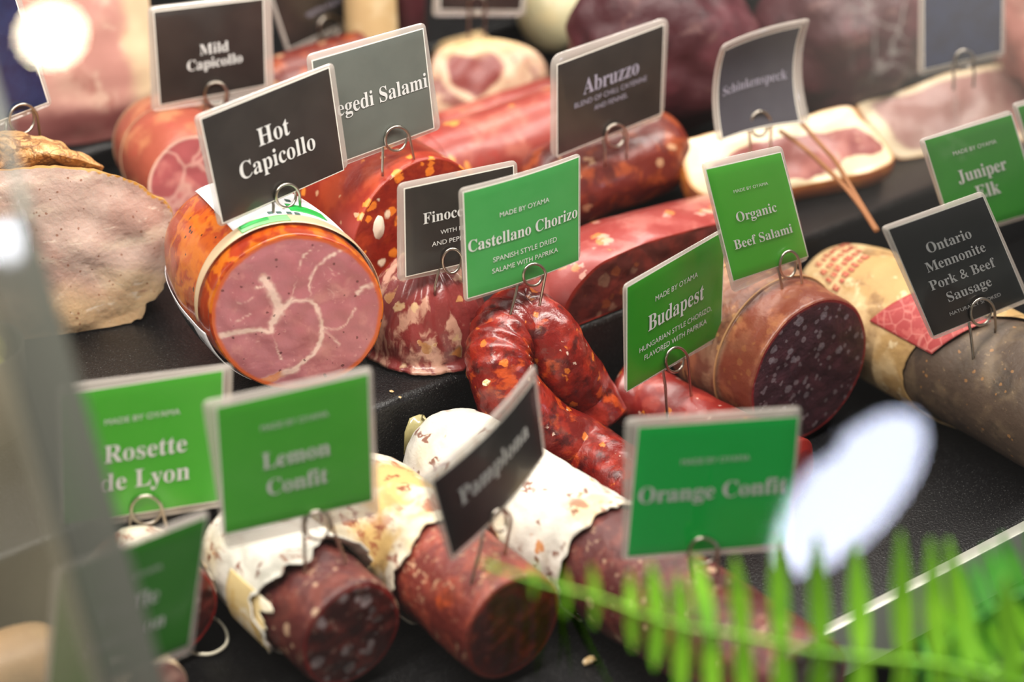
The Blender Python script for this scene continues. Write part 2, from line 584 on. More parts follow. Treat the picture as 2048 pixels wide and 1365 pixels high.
def card(label, out_px, in_px, foot, kind, lines=(), clip=None, yaw=None, tilt=0.0, cu=0.0, cv=0.0, letter=None, cat_name='price_card', radius=.0035):
    """A laminated price card on its own steel wire, standing at foot = (x, y, height) or (x, y, 'd', depth)."""
    TL, TR, BR, BL = [V((x, y)) for x, y in out_px]
    sl = (((TL - TR).y / (TR - TL).x) + ((BL - BR).y / (BR - BL).x)) / 2
    cy = (TL.y + BR.y) / 2
    if yaw is None:
        yaw = min(52, math.degrees(math.atan(sl / math.sin(PITCH + math.atan((cy - 682) / F_PX)))))
    psi = math.radians(yaw)
    R = V((math.cos(psi), math.sin(psi), 0))
    n = V((math.sin(psi), -math.cos(psi), 0)) * math.cos(tilt) + UP * math.sin(tilt)
    up = n.cross(R) * -1 if n.cross(R).z < 0 else n.cross(R)
    p0 = P(foot[0], foot[1], foot[3]) if foot[2] == 'd' else G(*foot)
    M = Matrix((R, up, n)).transposed().to_4x4()
    M.translation = p0
    I = M.inverted()
    q_out = [I @ on_plane(x, y, p0, n) for x, y in out_px]
    q_in = [I @ on_plane(x, y, p0, n) for x, y in in_px]
    root = thing(cat_name, M, label, 'price card', 'price cards on wire pins')

    def bil(q, u, v):
        return q[0] * (1 - u) * (1 - v) + q[1] * u * (1 - v) + q[2] * u * v + q[3] * (1 - u) * v

    def uv_out(p):        # rough place within the card, for its bend
        w_ = (q_out[1] - q_out[0]).length
        a = (p - q_out[0]).dot((q_out[1] - q_out[0]).normalized()) / w_
        b = (p - q_out[0]).dot((q_out[3] - q_out[0]).normalized()) / (q_out[3] - q_out[0]).length
        return a, b

    def bend(p, off):
        a, b = uv_out(p)
        return p + V((0, 0, off + cu * 4 * (a - .5) ** 2 + cv * 4 * (b - .5) ** 2 - (cu + cv) * .3))

    # sleeve: rounded slab
    rim = []
    for i in range(4):
        p_, c_, n_ = q_out[i - 1], q_out[i], q_out[(i + 1) % 4]
        a_, b_ = (p_ - c_).normalized(), (n_ - c_).normalized()
        for t in range(7):
            s = t / 6
            rim.append((c_ + a_ * radius) * (1 - s) ** 2 + c_ * 2 * s * (1 - s) + (c_ + b_ * radius) * s * s)
        for t in range(1, 8):
            rim.append((c_ + b_ * radius).lerp(n_ + (c_ - n_).normalized() * radius, t / 8))
    cen = sum(rim, V()) / len(rim)
    nr = len(rim)
    vs, fs = [], []
    for side, z in ((0, 0.0), (1, -.0006)):
        for k in range(7):
            for q in rim: vs.append(bend(cen.lerp(q, 1 - k / 7), z))
        vs.append(bend(cen, z))
    per = 7 * nr + 1
    for side in (0, 1):
        f = rings_faces(7, nr, side * per)
        b = side * per + 6 * nr
        f += [(b + j, b + (j + 1) % nr, side * per + per - 1) for j in range(nr)]
        fs += f if side else [t[::-1] for t in f]
    fs += [(j, (j + 1) % nr, per + (j + 1) % nr, per + j) for j in range(nr)]
    mesh_obj('laminate_sleeve', vs, fs, M_SLEEVE, root)

    # printed insert with its thin white paper margin
    K = 12
    cin = sum(q_in, V()) / 4
    vs, fs, mi = [], [], []
    for i in range(K + 1):
        for j in range(K + 1): vs.append(bend(bil(q_in, j / K, i / K), .0005))
    for i in range(K):
        for j in range(K):
            a = i * (K + 1) + j
            fs.append((a, a + K + 1, a + K + 2, a + 1)); mi.append(0)
    loop = [(0, j) for j in range(K)] + [(i, K) for i in range(K)] + [(K, K - j) for j in range(K)] + [(K - i, 0) for i in range(K)]
    base = len(vs)
    for i, j in loop:
        q = bil(q_in, j / K, i / K)
        gx = (-1 if j == 0 else 1 if j == K else 0) * (q_in[1] - q_in[0]).normalized() + (-1 if i == 0 else 1 if i == K else 0) * (q_in[3] - q_in[0]).normalized()
        vs.append(bend(q + gx * .0006, .0004))
    m_ = len(loop)
    for t in range(m_):
        i, j = loop[t]; i2, j2 = loop[(t + 1) % m_]
        fs.append((base + t, i * (K + 1) + j, i2 * (K + 1) + j2, base + (t + 1) % m_)); mi.append(1)
    mesh_obj('printed_insert', vs, fs, [CARD[kind], M_PAPER], root, midx=mi)

    # lettering
    Wc = ((q_in[1] - q_in[0]).length + (q_in[2] - q_in[3]).length) / 2
    Hc = ((q_in[3] - q_in[0]).length + (q_in[2] - q_in[1]).length) / 2
    vs, fs = [], []
    for body, sf, wid, vb, *rest in lines:
        uc = rest[0] if rest else .5
        hs = rest[1] if len(rest) > 1 else (1.15 if sf else 1.0)
        tv, tf = text_geo(serif(body) if sf else body)
        x0, x1 = min(p.x for p in tv), max(p.x for p in tv)
        k = wid / (x1 - x0)
        b0 = len(vs)
        for p in tv:
            vs.append(bend(bil(q_in, uc + (p.x - (x0 + x1) / 2) * k, vb - p.y * k * Wc / Hc * hs), .0008))
        fs += [tuple(b0 + i for i in t) for t in tf]
    if vs: mesh_obj('lettering', vs, fs, letter or M_LETTER, root, smooth=False)

    # wire: one turn of a spring loop and two legs into the meat
    if clip:
        cx, cyy, r, fa, fb, *ry = clip
        ry = ry[0] if ry else r * 1.12
        def at(x, y, off): return I @ on_plane(x, y, p0, n) + V((0, 0, off))
        deep = V((0, -.004, 0))
        pts = [at(fa[0], fa[1], .0012) + deep, at(fa[0], fa[1], .0012)]
        a1 = at(cx - r, cyy, -.0016)
        pts.append(pts[1].lerp(a1, .55) + V((0, 0, .0008)))
        for i in range(0, 34):
            a = math.radians(180 - 16 * i)
            off = -.0016 + .0044 * i / 33
            pts.append(at(cx + r * math.cos(a), cyy - ry * math.sin(a), off))
        e = at(fb[0], fb[1], .0012)
        pts += [pts[-1].lerp(e, .5), e, e + deep]
        tube('wire_pin', pts, .00075, M_WIRE, root, ns=8)
    return root


MADE = 'MADE BY OYAMA'
# ------------------------------------------------------------------ the meats
def sausage_log(name, label, cat, M, prof, casing, face, seed=0, ns=84, amp=.0006, freq=70, oval=1.0, wob=.0008,
                bulge=.0004, famp=.0005, group=None, part='casing', n=56, fseam=None, nr=26, skew=0.0):
    root = thing(name, M, label, cat, group)
    rings = log_rings(prof, ns, amp, freq, seed, n, oval, wob, skew)
    rings_mesh(part, rings, casing, root, True, face is None)
    if face is not None:
        disc_mesh('cut_face', rings[-1], face, root, nr=nr, bulge=bulge, amp=famp, seed=seed, extra=fseam)
    return root


def at_z(px, py, z):
    return G(px, py, z)


# --- hot capicollo ham
n_hot = V((.17, -.985, .03)).normalized()
SK = .30
R_HOT = .0425
M_hot = frame(G(594, 627, Z2 + R_HOT + .0022), n_hot)
SEAMS = [([(880, 720), (800, 810), (745, 900), (740, 940), (640, 930), (500, 950), (400, 975)], 14, 1),
         ([(690, 590), (730, 650), (760, 710), (790, 790), (780, 830)], 24, 1), ([(745, 890), (790, 800), (800, 770)], 20, 1),
         ([(880, 720), (895, 640), (920, 540), (950, 450), (1010, 390)], 5, .9), ([(1000, 700), (1000, 600), (1050, 510), (1150, 430), (1260, 390)], 7, .9),
         ([(880, 740), (1010, 740), (1060, 830), (1080, 920), (1060, 1030), (1000, 1110), (900, 1180), (830, 1205)], 12, 1),
         ([(740, 940), (770, 1030), (810, 1130)], 7, .7), ([(1080, 910), (1150, 925), (1220, 910), (1260, 850), (1300, 790)], 8, .7),
         ([(1310, 690), (1380, 640), (1470, 630)], 10, .8), ([(1080, 920), (1150, 980), (1190, 1030)], 8, .6),
         ([(490, 740), (560, 750), (620, 720)], 6, .6), ([(500, 880), (560, 850), (600, 830)], 6, .5),
         ([(520, 1240), (650, 1290), (800, 1230), (900, 1190)], 18, 1), ([(640, 650), (690, 640)], 8, .8),
         ([(1130, 520), (1160, 570), (1220, 540)], 5, .35), ([(1110, 650), (1160, 690), (1150, 720)], 5, .3)]
I_hot = M_hot.inverted()
SEAM3 = []
for pts, wd, st in SEAMS:
    q = [I_hot @ on_plane(320 + x * .3004, 380 + y * .3004, M_hot.translation, n_hot) for x, y in pts]
    q = catmull(q, 6, False)
    SEAM3.append((q, wd * 1.25 * .3004 / 4100, min(1, st * 1.2)))


def hot_seam(p):
    best = 0
    pw = V((p.x, p.y + .0009 * nz(p, 500, 1), p.z + .0009 * nz(p, 500, 2)))
    for q, wd, st in SEAM3:
        for a, b in zip(q, q[1:]):
            ab = b - a
            t = max(0, min(1, (pw - a).dot(ab) / ab.length_squared))
            d = (pw - a - ab * t).length
            if d < wd * 3: best = max(best, st * math.exp(-(d / wd) ** 2))
    return best


hot_face = meat('capicollo_face', '#b06c72', [
    ('noise', '#a65f64', .7, 40, .40, .62), ('noise', '#c98c86', .6, 60, .52, .70, {'warp': .02}),
    ('noise', '#d6a49c', .55, 420, .60, .72, {'mask': (50, .45, .6), 'warp': .004}),
    ('attr', '#c99a92', .55, 200, .02, .30, {'name': 'seam', 'nz': .1}), ('attr', '#e2c2b4', .9, 300, .20, .80, {'name': 'seam', 'nz': .3}),
    ('attr', '#c9722e', .75, 300, .16, .50, {'name': 'seam', 'nz': .3, 'mask': (38, .52, .62)}),
    ('cell', '#4a1818', .7, 600, .97, .05), ('noise', '#8c3a3e', .5, 260, .70, .76, {'st': (1, 1, .35)}),
    ('attr', '#c8581a', .9, 120, .065, .02, {'name': 'edge', 'nz': .05})], rough=.28, bump=.35, bscale=400, bdist=.0005, sss=.12, spec=.5)
hot_skin = meat('capicollo_skin', '#9c3412', [
    ('noise', '#c25a12', .9, 38, .46, .58, {'warp': .05, 'ws': 40}), ('line', '#cc7018', .75, 45, .14, .02, {'warp': .03, 'ws': 60}),
    ('noise', '#82200e', .8, 55, .56, .70), ('cell', '#2c140c', .9, 420, .94, .05, {'mask': (40, .45, .55)}),
    ('noise', '#e6a060', .35, 240, .66, .76)], rough=.26, bump=.5, bscale=110, bdist=.0012, coat=.5, coat_rough=.12)
prof = [(-.098, .004), (-.096, .016), (-.090, .0275), (-.079, .0355), (-.062, .0405), (-.040, .0430), (-.020, .0430), (-.010, .0426), (-.003, .0414), (-.0008, .0418), (0, .0408)]
ham = sausage_log('ham', 'round orange-skinned ham with pink cut face and white paper label', 'ham', M_hot, prof, hot_skin, hot_face,
                  seed=1, ns=150, amp=.0007, freq=60, wob=.0012, bulge=.0006, famp=.0006, part='skin', fseam=hot_seam, nr=90, skew=SK)


def wrap_patch(name, M_root, prof, x0, x1, a0, a1, lift, mat, nx=24, na=40, attrs=None, edge=None, skew=0.0):
    """A sheet lying on the side of a log; angles from the top, towards the viewer's left."""
    pr = dense(prof, 200)
    def rad(x):
        for p, q in zip(pr, pr[1:]):
            if p.x <= x <= q.x:
                t = (x - p.x) / max(1e-9, q.x - p.x)
                return p.y + (q.y - p.y) * t, p.z + (q.z - p.z) * t
        return pr[-1].y, pr[-1].z
    v, f = [], []
    for i in range(nx + 1):
        for j in range(na + 1):
            u, s = i / nx, j / na
            x = x0 + (x1 - x0) * u
            a = math.radians(a0 + (a1 - a0) * s)
            if edge: x += edge(s, u)
            r, dz = rad(x)
            r += lift
            v.append(V((x, -r * math.sin(a) + skew * x, r * math.cos(a) + dz)))
    for i in range(nx):
        for j in range(na):
            b = i * (na + 1) + j
            f.append((b, b + 1, b + na + 2, b + na + 1))
    o = mesh_obj(name, v, f, mat, M_root)
    s = o.modifiers.new('thick', 'SOLIDIFY'); s.thickness = .0003; s.offset = 1
    return o


M_LABEL = meat('label_paper', '#ecebef', [('noise', '#d5d5da', .4, 30, .5, .8)], rough=.55, bump=.15, bscale=60)
lab = wrap_patch('paper_label', ham, prof, -.080, -.014, -150, 30, .0013, M_LABEL, na=60, skew=SK)
lab2 = wrap_patch('paper_label', ham, prof, -.082, -.006, 103, 150, .0013, M_LABEL, skew=SK)
band = wrap_patch('casing_band', ham, prof, -.0165, -.0085, -110, 96, .0019, see_through('clear_band', '#dcc4a0', .72, .3, .06), nx=6, na=80, edge=lambda s_, u: -(1 - u) * -.0058 * max(0, (s_ - .62) / .38), skew=SK)
wrap_patch('green_print', ham, prof, -.0150, -.0095, -4, 27, .0024, plain('green_ink', '#7cc07c', .5), nx=4, na=30, skew=SK)
wrap_patch('green_print', ham, prof, -.0145, -.0120, 8, 26, .0028, plain('green_ink_dark', '#2f9c4a', .5), nx=3, na=24, skew=SK)
wrap_patch('green_print', ham, prof, -.030, -.022, -34, -10, .0017, plain('green_ink_deep', '#159a3c', .5), nx=6, na=24, skew=SK)
for k, (a, x) in enumerate([(2, -.021), (-3, -.0205), (-9, -.020), (-14, -.020), (-6, -.034), (-16, -.036)]):
    wrap_patch('dark_print', ham, prof, x, x + .0022, a, a + 3.2, .0018, plain('dark_green_ink', '#3c5a52', .5), nx=2, na=4, skew=SK)


def wrap_text(name, root, prof, body, sf, x, a, size, rot, lift, mat):
    """Print laid on the side of a log, starting at axial x and angle a."""
    tv, tf = text_geo(serif(body) if sf else body)
    r0 = max(p[1] for p in prof)
    v = []
    for p in tv:
        dx, da = (p.x * size, p.y * size)
        c, s = math.cos(rot), math.sin(rot)
        ax = x + dx * c - da * s
        an = math.radians(a) + (dx * s + da * c) / r0
        v.append(V((ax, -(r0 + lift) * math.sin(an) + SK * ax, (r0 + lift) * math.cos(an))))
    return mesh_obj(name, v, tf, mat, root, smooth=False)


M_INK = plain('black_ink', '#1c1a1c', .6)
wrap_text('label_print', ham, prof, 'NO', False, -.0095, 110, .011, math.radians(90), .0019, M_INK)
for k in range(7):
    wrap_patch('label_bar', ham, prof, -.024 - k * .0042, -.0222 - k * .0042, 107, 122, .0018, M_INK, nx=2, na=8, skew=SK)

# --- turkey breast
n_t = V((.30, -.93, .12)).normalized()
p_t = G(215, 698, Z2)
M_t = frame(P(150, 520, (p_t - CAM).dot(C_FW)), n_t)
t_px = [(-60, 350), (0, 342), (100, 336), (200, 345), (262, 362), (300, 386), (338, 412), (344, 455), (338, 520), (330, 565), (318, 592), (292, 612),
        (284, 636), (255, 650), (228, 676), (190, 690), (160, 702), (120, 705), (40, 690), (-40, 650), (-90, 560), (-100, 440)]
ring = local(M_t, outline(t_px, M_t.translation, n_t, 8))
ring = [p + V((0, .0022 * nz(p, 210, 5), .0026 * nz(p, 210, 6))) * (1 if p.z < -.01 else .4) for p in ring]
turkey = thing('turkey_breast', M_t, 'carved roast turkey breast with pale cut face and browned skin, far left', 'meat')
t_face = meat('turkey_flesh', '#b89e92', [
    ('noise', '#a98579', .75, 22, .45, .62, {'warp': .03}), ('noise', '#c9b5a2', .7, 60, .5, .68, {'st': (1, .45, 1.3), 'warp': .02}),
    ('axis', '#b8986c', .75, 40, .0, -.03, {'ax': 2, 'nz': .03}), ('noise', '#8a6452', .6, 130, .62, .72, {'st': (1, .3, 1), 'mask': (25, .5, .6)}),
    ('noise', '#ddd0bf', .6, 320, .68, .76), ('cell', '#7c4428', .7, 700, .97, .04), ('noise', '#d6c6b6', .6, 260, .58, .68, {'st': (1, .35, 1), 'mask': (40, .48, .6)}),
    ('attr', '#c08a34', .95, 120, .45, .75, {'name': 'seam', 'nz': .5})], rough=.34, bump=.7, bscale=120, bdist=.002, sss=.15, spec=.5)
t_skin = meat('turkey_skin', '#a87c46', [('noise', '#7c5228', .8, 40, .5, .7), ('noise', '#c4a068', .6, 90, .5, .7)], rough=.5, bump=.8, bscale=90, bdist=.002)
ext = V((-1, 0, 0))
rb = chunk_rings(ring, ext, [(0, 1, V()), (.003, 1.004, V()), (.015, .985, V((0, 0, -.004))), (.04, .93, V((0, 0, -.010))), (.065, .80, V((0, 0, -.014))), (.08, .6, V((0, 0, -.018))), (.085, .2, V((0, 0, -.02)))], .002, 45, 2)
def turkey_rim(p):
    d = min((p - q).length for q in ring[::2])
    top = max(0, min(1, (p.z - .004) / .02)) * max(.25, min(1, (p.y + .01) / .03))
    return math.exp(-d / .0026) * top


rings_mesh('skin', rest(rb, M_t, Z2 + .0006), t_skin, turkey)
disc_mesh('cut_face', rest([ring], M_t, Z2 + .0006)[0], t_face, turkey, nr=60, bulge=.003, amp=.0032, freq=55, seed=3, extra=turkey_rim)
# browned flap of skin lying on top
fl_n = V((.25, -.8, .55)).normalized()
fl_p = P(60, 312, 1.222)
fl_px = [(-80, 270), (-20, 262), (30, 262), (75, 272), (118, 282), (142, 300), (180, 312), (206, 334), (165, 338), (120, 332), (76, 336), (66, 346), (20, 352), (-20, 358), (-80, 360)]
fr = local(M_t, outline(fl_px, fl_p, fl_n, 7))
fr = [p + V((0, .0015 * nz(p, 160, 1), .0018 * nz(p, 160, 4))) for p in fr]
crust = meat('turkey_crust', '#b98a55', [('noise', '#8c5a2c', .85, 70, .5, .66, {'warp': .02}), ('noise', '#d9b27a', .8, 110, .52, .68),
                                         ('noise', '#5a3218', .7, 180, .62, .72), ('line', '#5c3218', .7, 70, .06, .01, {'warp': .03}), ('noise', '#e0c090', .6, 300, .60, .70)],
             rough=.55, bump=1, bscale=130, bdist=.005)
v, f = [], []
cfr = sum(fr, V()) / len(fr)
nrm = M_t.to_3x3().inverted() @ fl_n
for i in range(24):
    s = 1 - i / 24
    for p in fr:
        q = cfr + (p - cfr) * s
        h = .016 * (1 - s ** 2.2) + .0055 * nz(q, 75, 9) * min(1, (1 - s) * 3) + .0025 * nz(q, 200, 8) * min(1, (1 - s) * 5)
        v.append(q + nrm * (h + .003 * abs(nz(q, 110, 12)) * min(1, (1 - s) * 5)))
v.append(cfr + nrm * .016)
ns = len(fr)
f = rings_faces(24, ns) + [(23 * ns + j, 23 * ns + (j + 1) % ns, len(v) - 1) for j in range(ns)]
b0 = len(v)
for p in fr: v.append(p - nrm * .012)
f += [(b0 + j, b0 + (j + 1) % ns, (j + 1) % ns, j) for j in range(ns)]
f.append(tuple(range(b0, b0 + ns))[::-1])
mesh_obj('browned_skin', v, f, crust, turkey)

# --- mild capicollo
n_m = V((.42, -.91, .05)).normalized()
M_m = frame(G(392, 363, Z2 + .0318), n_m)
pale_skin = meat('mild_skin', '#a0503e', [('noise', '#bd7c58', .8, 40, .46, .62, {'warp': .03}), ('noise', '#a8443a', .7, 60, .56, .7),
                                          ('noise', '#a08a58', .5, 34, .58, .7)], rough=.4, bump=.4, bscale=110)
mild_face = meat('mild_face', '#ae5c5e', [('noise', '#d88f86', .7, 60, .48, .64), ('line', '#e6b8aa', .6, 42, .06, .01, {'warp': .03}),
                                          ('attr', '#e8c4b2', .9, 80, .08, .03, {'name': 'edge', 'nz': .04})], rough=.35, bump=.2, sss=.1)
mprof = [(-.083, .003), (-.081, .012), (-.075, .021), (-.064, .0270, .001), (-.045, .0305, .003), (-.025, .0305, .003), (-.012, .0292, .002), (-.004, .0278, .0008), (0, .0268)]
mild = sausage_log('ham', 'salmon-skinned netted ham behind the orange ham, pink cut end showing', 'ham', M_m, mprof, pale_skin, mild_face, seed=4, part='skin')
M_NET = plain('netting_cotton', '#b08c70', .8)
for x, tw in ((-.026, .010), (-.052, .006)):
    pts = []
    for i in range(60):
        a = 2 * math.pi * i / 59
        r = .0312 if x > -.05 else .0288
        pts.append(V((x + tw * math.cos(a * 1 + .5), r * 1.01 * math.cos(a), r * 1.01 * math.sin(a) + .0028)))
    tube('netting_string', pts, .0004, M_NET, mild, ns=6)

# --- szegedi salami
red_casing = meat('paprika_casing', '#862414', [('noise', '#a8421f', .7, 50, .46, .66, {'warp': .02}), ('cell', '#e08a34', .85, 170, .80, .06, {'warp': .006}),
                                                ('noise', '#7c1c12', .7, 70, .56, .72), ('cell', '#d9b48c', .6, 240, .93, .06)], rough=.36, bump=.35, bscale=160)
red_face = meat('paprika_face', '#7c1c0c', [('noise', '#9c3414', .7, 90, .46, .66, {'warp': .01}), ('cell', '#de7a24', .85, 190, .82, .06, {'warp': .006}),
                                            ('cell', '#e2cdb0', .9, 130, .95, .06, {'warp': .004}), ('noise', '#6a140c', .7, 130, .56, .7)], rough=.34, bump=.4, bscale=300)
M_s = frame(G(838, 468, Z2 + .043), F)
sz_prof = round_prof(.082, .0412)
szeg = sausage_log('salami', 'thick paprika-red salami with orange specks behind the black fennel card', 'salami', M_s, sz_prof, red_casing, red_face, seed=6)
mesh_o = None
v = log_rings([(-.004, .0005), (-.002, .0035), (.0, .0045), (.002, .0035), (.004, .0004)], 20, .0008, 400, 3, 10)
fo = rings_mesh('fat_piece', [[V((p.x * .5, p.y * .8, p.z * 1.5)) for p in r] for r in v], plain('fat_white', '#dccbb6', .4), szeg, True, True)
fo.location = szeg.matrix_world.inverted() @ on_plane(757, 455, M_s.translation, F)

# --- fennel salami end, standing on its cut side
M_f = frame(G(856, 685, Z2 + .0004), V((.35, -.94, 0)))
marble = meat('marbled_casing', '#7c2c2a', [('noise', '#c89a84', .85, 80, .50, .60, {'warp': .02, 'st': (1, 1, .55)}), ('cell', '#cfae84', .85, 120, .62, .08, {'warp': .012}),
                                            ('noise', '#571c1c', .8, 60, .56, .70), ('cell', '#a8662a', .7, 120, .86, .08, {'warp': .01})],
              rough=.38, bump=.6, bscale=120, bdist=.0015, coat=.3)
fin = thing('salami_end', M_f, 'domed marbled salami end with pleated casing beside the red horseshoe sausage', 'salami')
rings = []
for i in range(44):
    t = i / 43
    z = .050 * (1 - t)
    r = .0298 * math.sqrt(max(0.0, 1 - ((1 - t) * .985) ** 2.6)) * (1 + .03 * t)
    if t > .93: r += .0035 * (t - .93) / .07
    ring = []
    for j in range(140):
        a = 2 * math.pi * j / 140
        pl = .0011 * (1 - t) ** .6 * math.sin(a * 17 + 3 * nz((math.cos(a), math.sin(a), t), 2, 1)) * min(1, t * 6)
        q = V((r * math.cos(a), r * math.sin(a), z))
        d = 1 + (pl + .0016 * nz(q, 75, 3)) / max(.006, r)
        rag = .0016 * nz((math.cos(a) * 9, math.sin(a) * 9, 0), 1, 7) if t > .93 else 0
        ring.append(V(((r * d + rag) * math.cos(a), (r * d + rag) * math.sin(a) * 1.0, z + (0.0006 if t > .97 else 0) + .0006)))
    rings.append(ring)
rings_mesh('casing', rings, marble, fin, True, True)
rim_r = [[V((r * math.cos(2 * math.pi * j / 140) * (1 + .045 * nz((j * .9, r * 60, 0), .35, 2)), r * math.sin(2 * math.pi * j / 140) * (1 + .045 * nz((j * .9, r * 60, 0), .35, 2)), z))
          for j in range(140)] for r, z in ((.0290, .0032), (.0310, .0012), (.0328, .0009), (.0330, .0005), (.029, .0005))]
rings_mesh('casing_rim', rim_r, meat('casing_rim', '#c9a08a', [('noise', '#93423a', .8, 120, .5, .6)], rough=.3, bump=.3), fin, False, False)

# --- the horseshoe chorizo hanging over the step
R_C = .0166
cpath = [G(1322, 1022, Z1 + .0185), G(1252, 966, Z1 + .0190), G(1170, 903, Z1 + .0230), G(1086, 858, Z1 + .036), G(1030, 805, Z1 + .051), G(1000, 742, Z2 + .008),
         G(1002, 686, Z2 + .0175), G(1040, 642, Z2 + .0195), G(1088, 668, Z2 + .016), G(1120, 722, Z2 + .002), G(1160, 785, Z1 + .038), G(1206, 848, Z1 + .022)]
M_c = frame(cpath[7], V((.3, -.9, 0)))
cho_skin = meat('chorizo_skin', '#6c120c', [('noise', '#962414', .8, 85, .46, .62, {'warp': .02}), ('noise', '#b8481a', .85, 110, .58, .68, {'warp': .012, 'st': (1, .6, 1)}),
                                            ('cell', '#dd7a2a', .75, 190, .90, .08, {'warp': .008}), ('noise', '#380608', .9, 75, .55, .68),
                                            ('cell', '#dcc0ae', .75, 420, .955, .08, {'mask': (60, .5, .58), 'warp': .003})],
                rough=.3, bump=.65, bscale=170, bdist=.0014, coat=.35, coat_rough=.2, rough_var=.1)
cho_face = meat('chorizo_face', '#7c1612', [('noise', '#a02c1a', .7, 140, .46, .64), ('cell', '#c4622a', .6, 260, .86, .06, {'warp': .005}), ('noise', '#4a0a0c', .7, 160, .56, .7),
                                            ('attr', '#b8381c', .8, 80, .08, .02, {'name': 'edge'})], rough=.4, bump=.4, bscale=350)
cho = thing('chorizo', M_c, 'red horseshoe-shaped cured sausage hanging over the step edge', 'sausage')
ro = []


def cho_rad(t):
    e = .0012 * math.sin(t * 23) * .5
    if t > .95: e -= .0012 * (t - .95) / .05
    return R_C + e


def cho_crease(t, a, q):
    k = math.exp(-((t - .57) / .10) ** 2)
    return k * .0011 * math.sin(t * 210 + 3 * math.sin(a)) + .0007 * nz(q, 140, 5)


tube('casing', local(M_c, catmull(cpath, 16, False)), cho_rad, cho_skin, cho, ns=72, amp=.0009, freq=70, seed=2, extra=cho_crease, ring_out=ro)
disc_mesh('cut_face', [p + ro[1] * .0002 for p in ro[0]], cho_face, cho, nr=20, bulge=.0008, amp=.0008, freq=200, axis=ro[1], seed=4)
v, f = [], []
for k in range(9):      # the flap of casing over the cut end
    for j in range(26):
        p = ro[0][(j + 30) % 72]
        q = p + ro[1] * (.0022 * k / 8) * (1 + .5 * nz(p, 300, k)) - (p - sum(ro[0], V()) / 72) * .10 * (k / 8)
        v.append(q)
for k in range(8):
    for j in range(25):
        b = k * 26 + j
        f.append((b, b + 1, b + 27, b + 26))
mesh_obj('casing_flap', v, f, see_through('thin_red_casing', '#5c140e', .6, .25, .1), cho)

# --- half log; the shade on its cut side is put into the dark colour
ph = spot(.1136, -.001, Z2)
n_h = F.copy()
M_h = frame(ph + UP * .03, n_h)
h_px = [(1122, 655), (1128, 618), (1150, 577), (1195, 531), (1250, 503), (1300, 483), (1365, 464), (1430, 448), (1530, 425), (1580, 420), (1600, 450), (1592, 487),
        (1500, 524), (1400, 563), (1290, 607), (1200, 645), (1150, 666)]
ring = local(M_h, outline(h_px, ph, n_h, 8))
half_skin = meat('half_log_skin', '#933a36', [('noise', '#b46a62', .75, 45, .45, .62, {'warp': .03}), ('cell', '#d8884a', .7, 150, .86, .08, {'warp': .01}), ('cell', '#dcae9c', .6, 170, .86, .08, {'warp': .01}),
                                              ('noise', '#8c2c24', .6, 80, .56, .7)], rough=.33, bump=.35, bscale=140, coat=.2)
half_face = meat('half_log_face', '#4e1612', [('noise', '#6e221a', .8, 90, .46, .64), ('cell', '#7c5a48', .7, 120, .88, .08, {'warp': .01}), ('cell', '#84421c', .6, 170, .88, .08, {'warp': .008}),
                                              ('attr', '#9c2414', .85, 60, .07, .02, {'name': 'edge', 'nz': .03})], rough=.5, bump=.5, bscale=220)
half = thing('salami', M_h, 'half salami lying along the step, its cut side, coloured dark for shade, facing the glass', 'salami')
tl = V((0, -.004, 0))
rb = chunk_rings(ring, V((-1, 0, 0)), [(0, 1, V()), (.0015, 1.012, V()), (.012, 1.03, V((0, -.002, .001))), (.026, 1.0, V((0, -.004, .0015))), (.040, .88, V((0, -.004, -.001))),
                                       (.052, .66, V((0, -.004, -.007))), (.060, .38, V((0, 0, -.014))), (.062, .1, V((0, 0, -.018)))], .0010, 50, 3)
rings_mesh('casing', rest(rb, M_h, Z2 + .0006), half_skin, half)
disc_mesh('cut_face', rest([ring], M_h, Z2 + .0006)[0], half_face, half, nr=40, bulge=.0006, amp=.0012, freq=110, seed=5)

# --- dark speckled log behind it
M_a = frame(spot(.2155, -.0925, Z2 + .0262), L)
dark_spk = meat('dark_speckled_casing', '#641f14', [('noise', '#984620', .8, 80, .5, .62, {'warp': .02}), ('noise', '#42100c', .8, 60, .54, .68), ('cell', '#caa07a', .7, 160, .84, .08, {'warp': .012})],
                rough=.4, bump=.6, bscale=130, bdist=.0015, coat=.2)
pr = [(-.105, .004), (-.102, .014), (-.094, .021), (-.08, .0240), (-.04, .0245), (-.016, .0240), (-.006, .021), (-.001, .0165), (.001, .012)]
sausage_log('salami', 'short knobbly dark red salami with a wrinkled end, lying behind the half salami', 'salami', M_a, pr, dark_spk,
            meat('dark_speckled_end', '#93502e', [('noise', '#5a2014', .8, 120, .5, .64), ('noise', '#c49a78', .6, 160, .56, .66)], rough=.5, bump=.6), seed=9, amp=.0012, freq=90)

# --- two pink red logs behind, left of the long dark card
pink_log = meat('pink_red_casing', '#8c3a32', [('noise', '#ac6454', .75, 40, .45, .62, {'warp': .03}), ('cell', '#e0964a', .75, 120, .86, .08, {'warp': .01}), ('noise', '#963028', .6, 60, .56, .7)],
                rough=.35, bump=.35)
M_p1 = frame(spot(.176, -.1445, Z2 + .0275), L)
sausage_log('salami', 'fat pink-red salami with orange flecks, its left end beside the grey card', 'salami', M_p1, round_prof(.112, .0255, .9), pink_log, pink_log, seed=11, amp=.0012)
M_p2 = frame(spot(.205, -.188, Z2 + .0195), L)
sausage_log('salami', 'slimmer pink-red salami behind the fat one, under the pale marbled end', 'salami', M_p2, round_prof(.095, .017, .9), pink_log, pink_log, seed=12, amp=.0012)

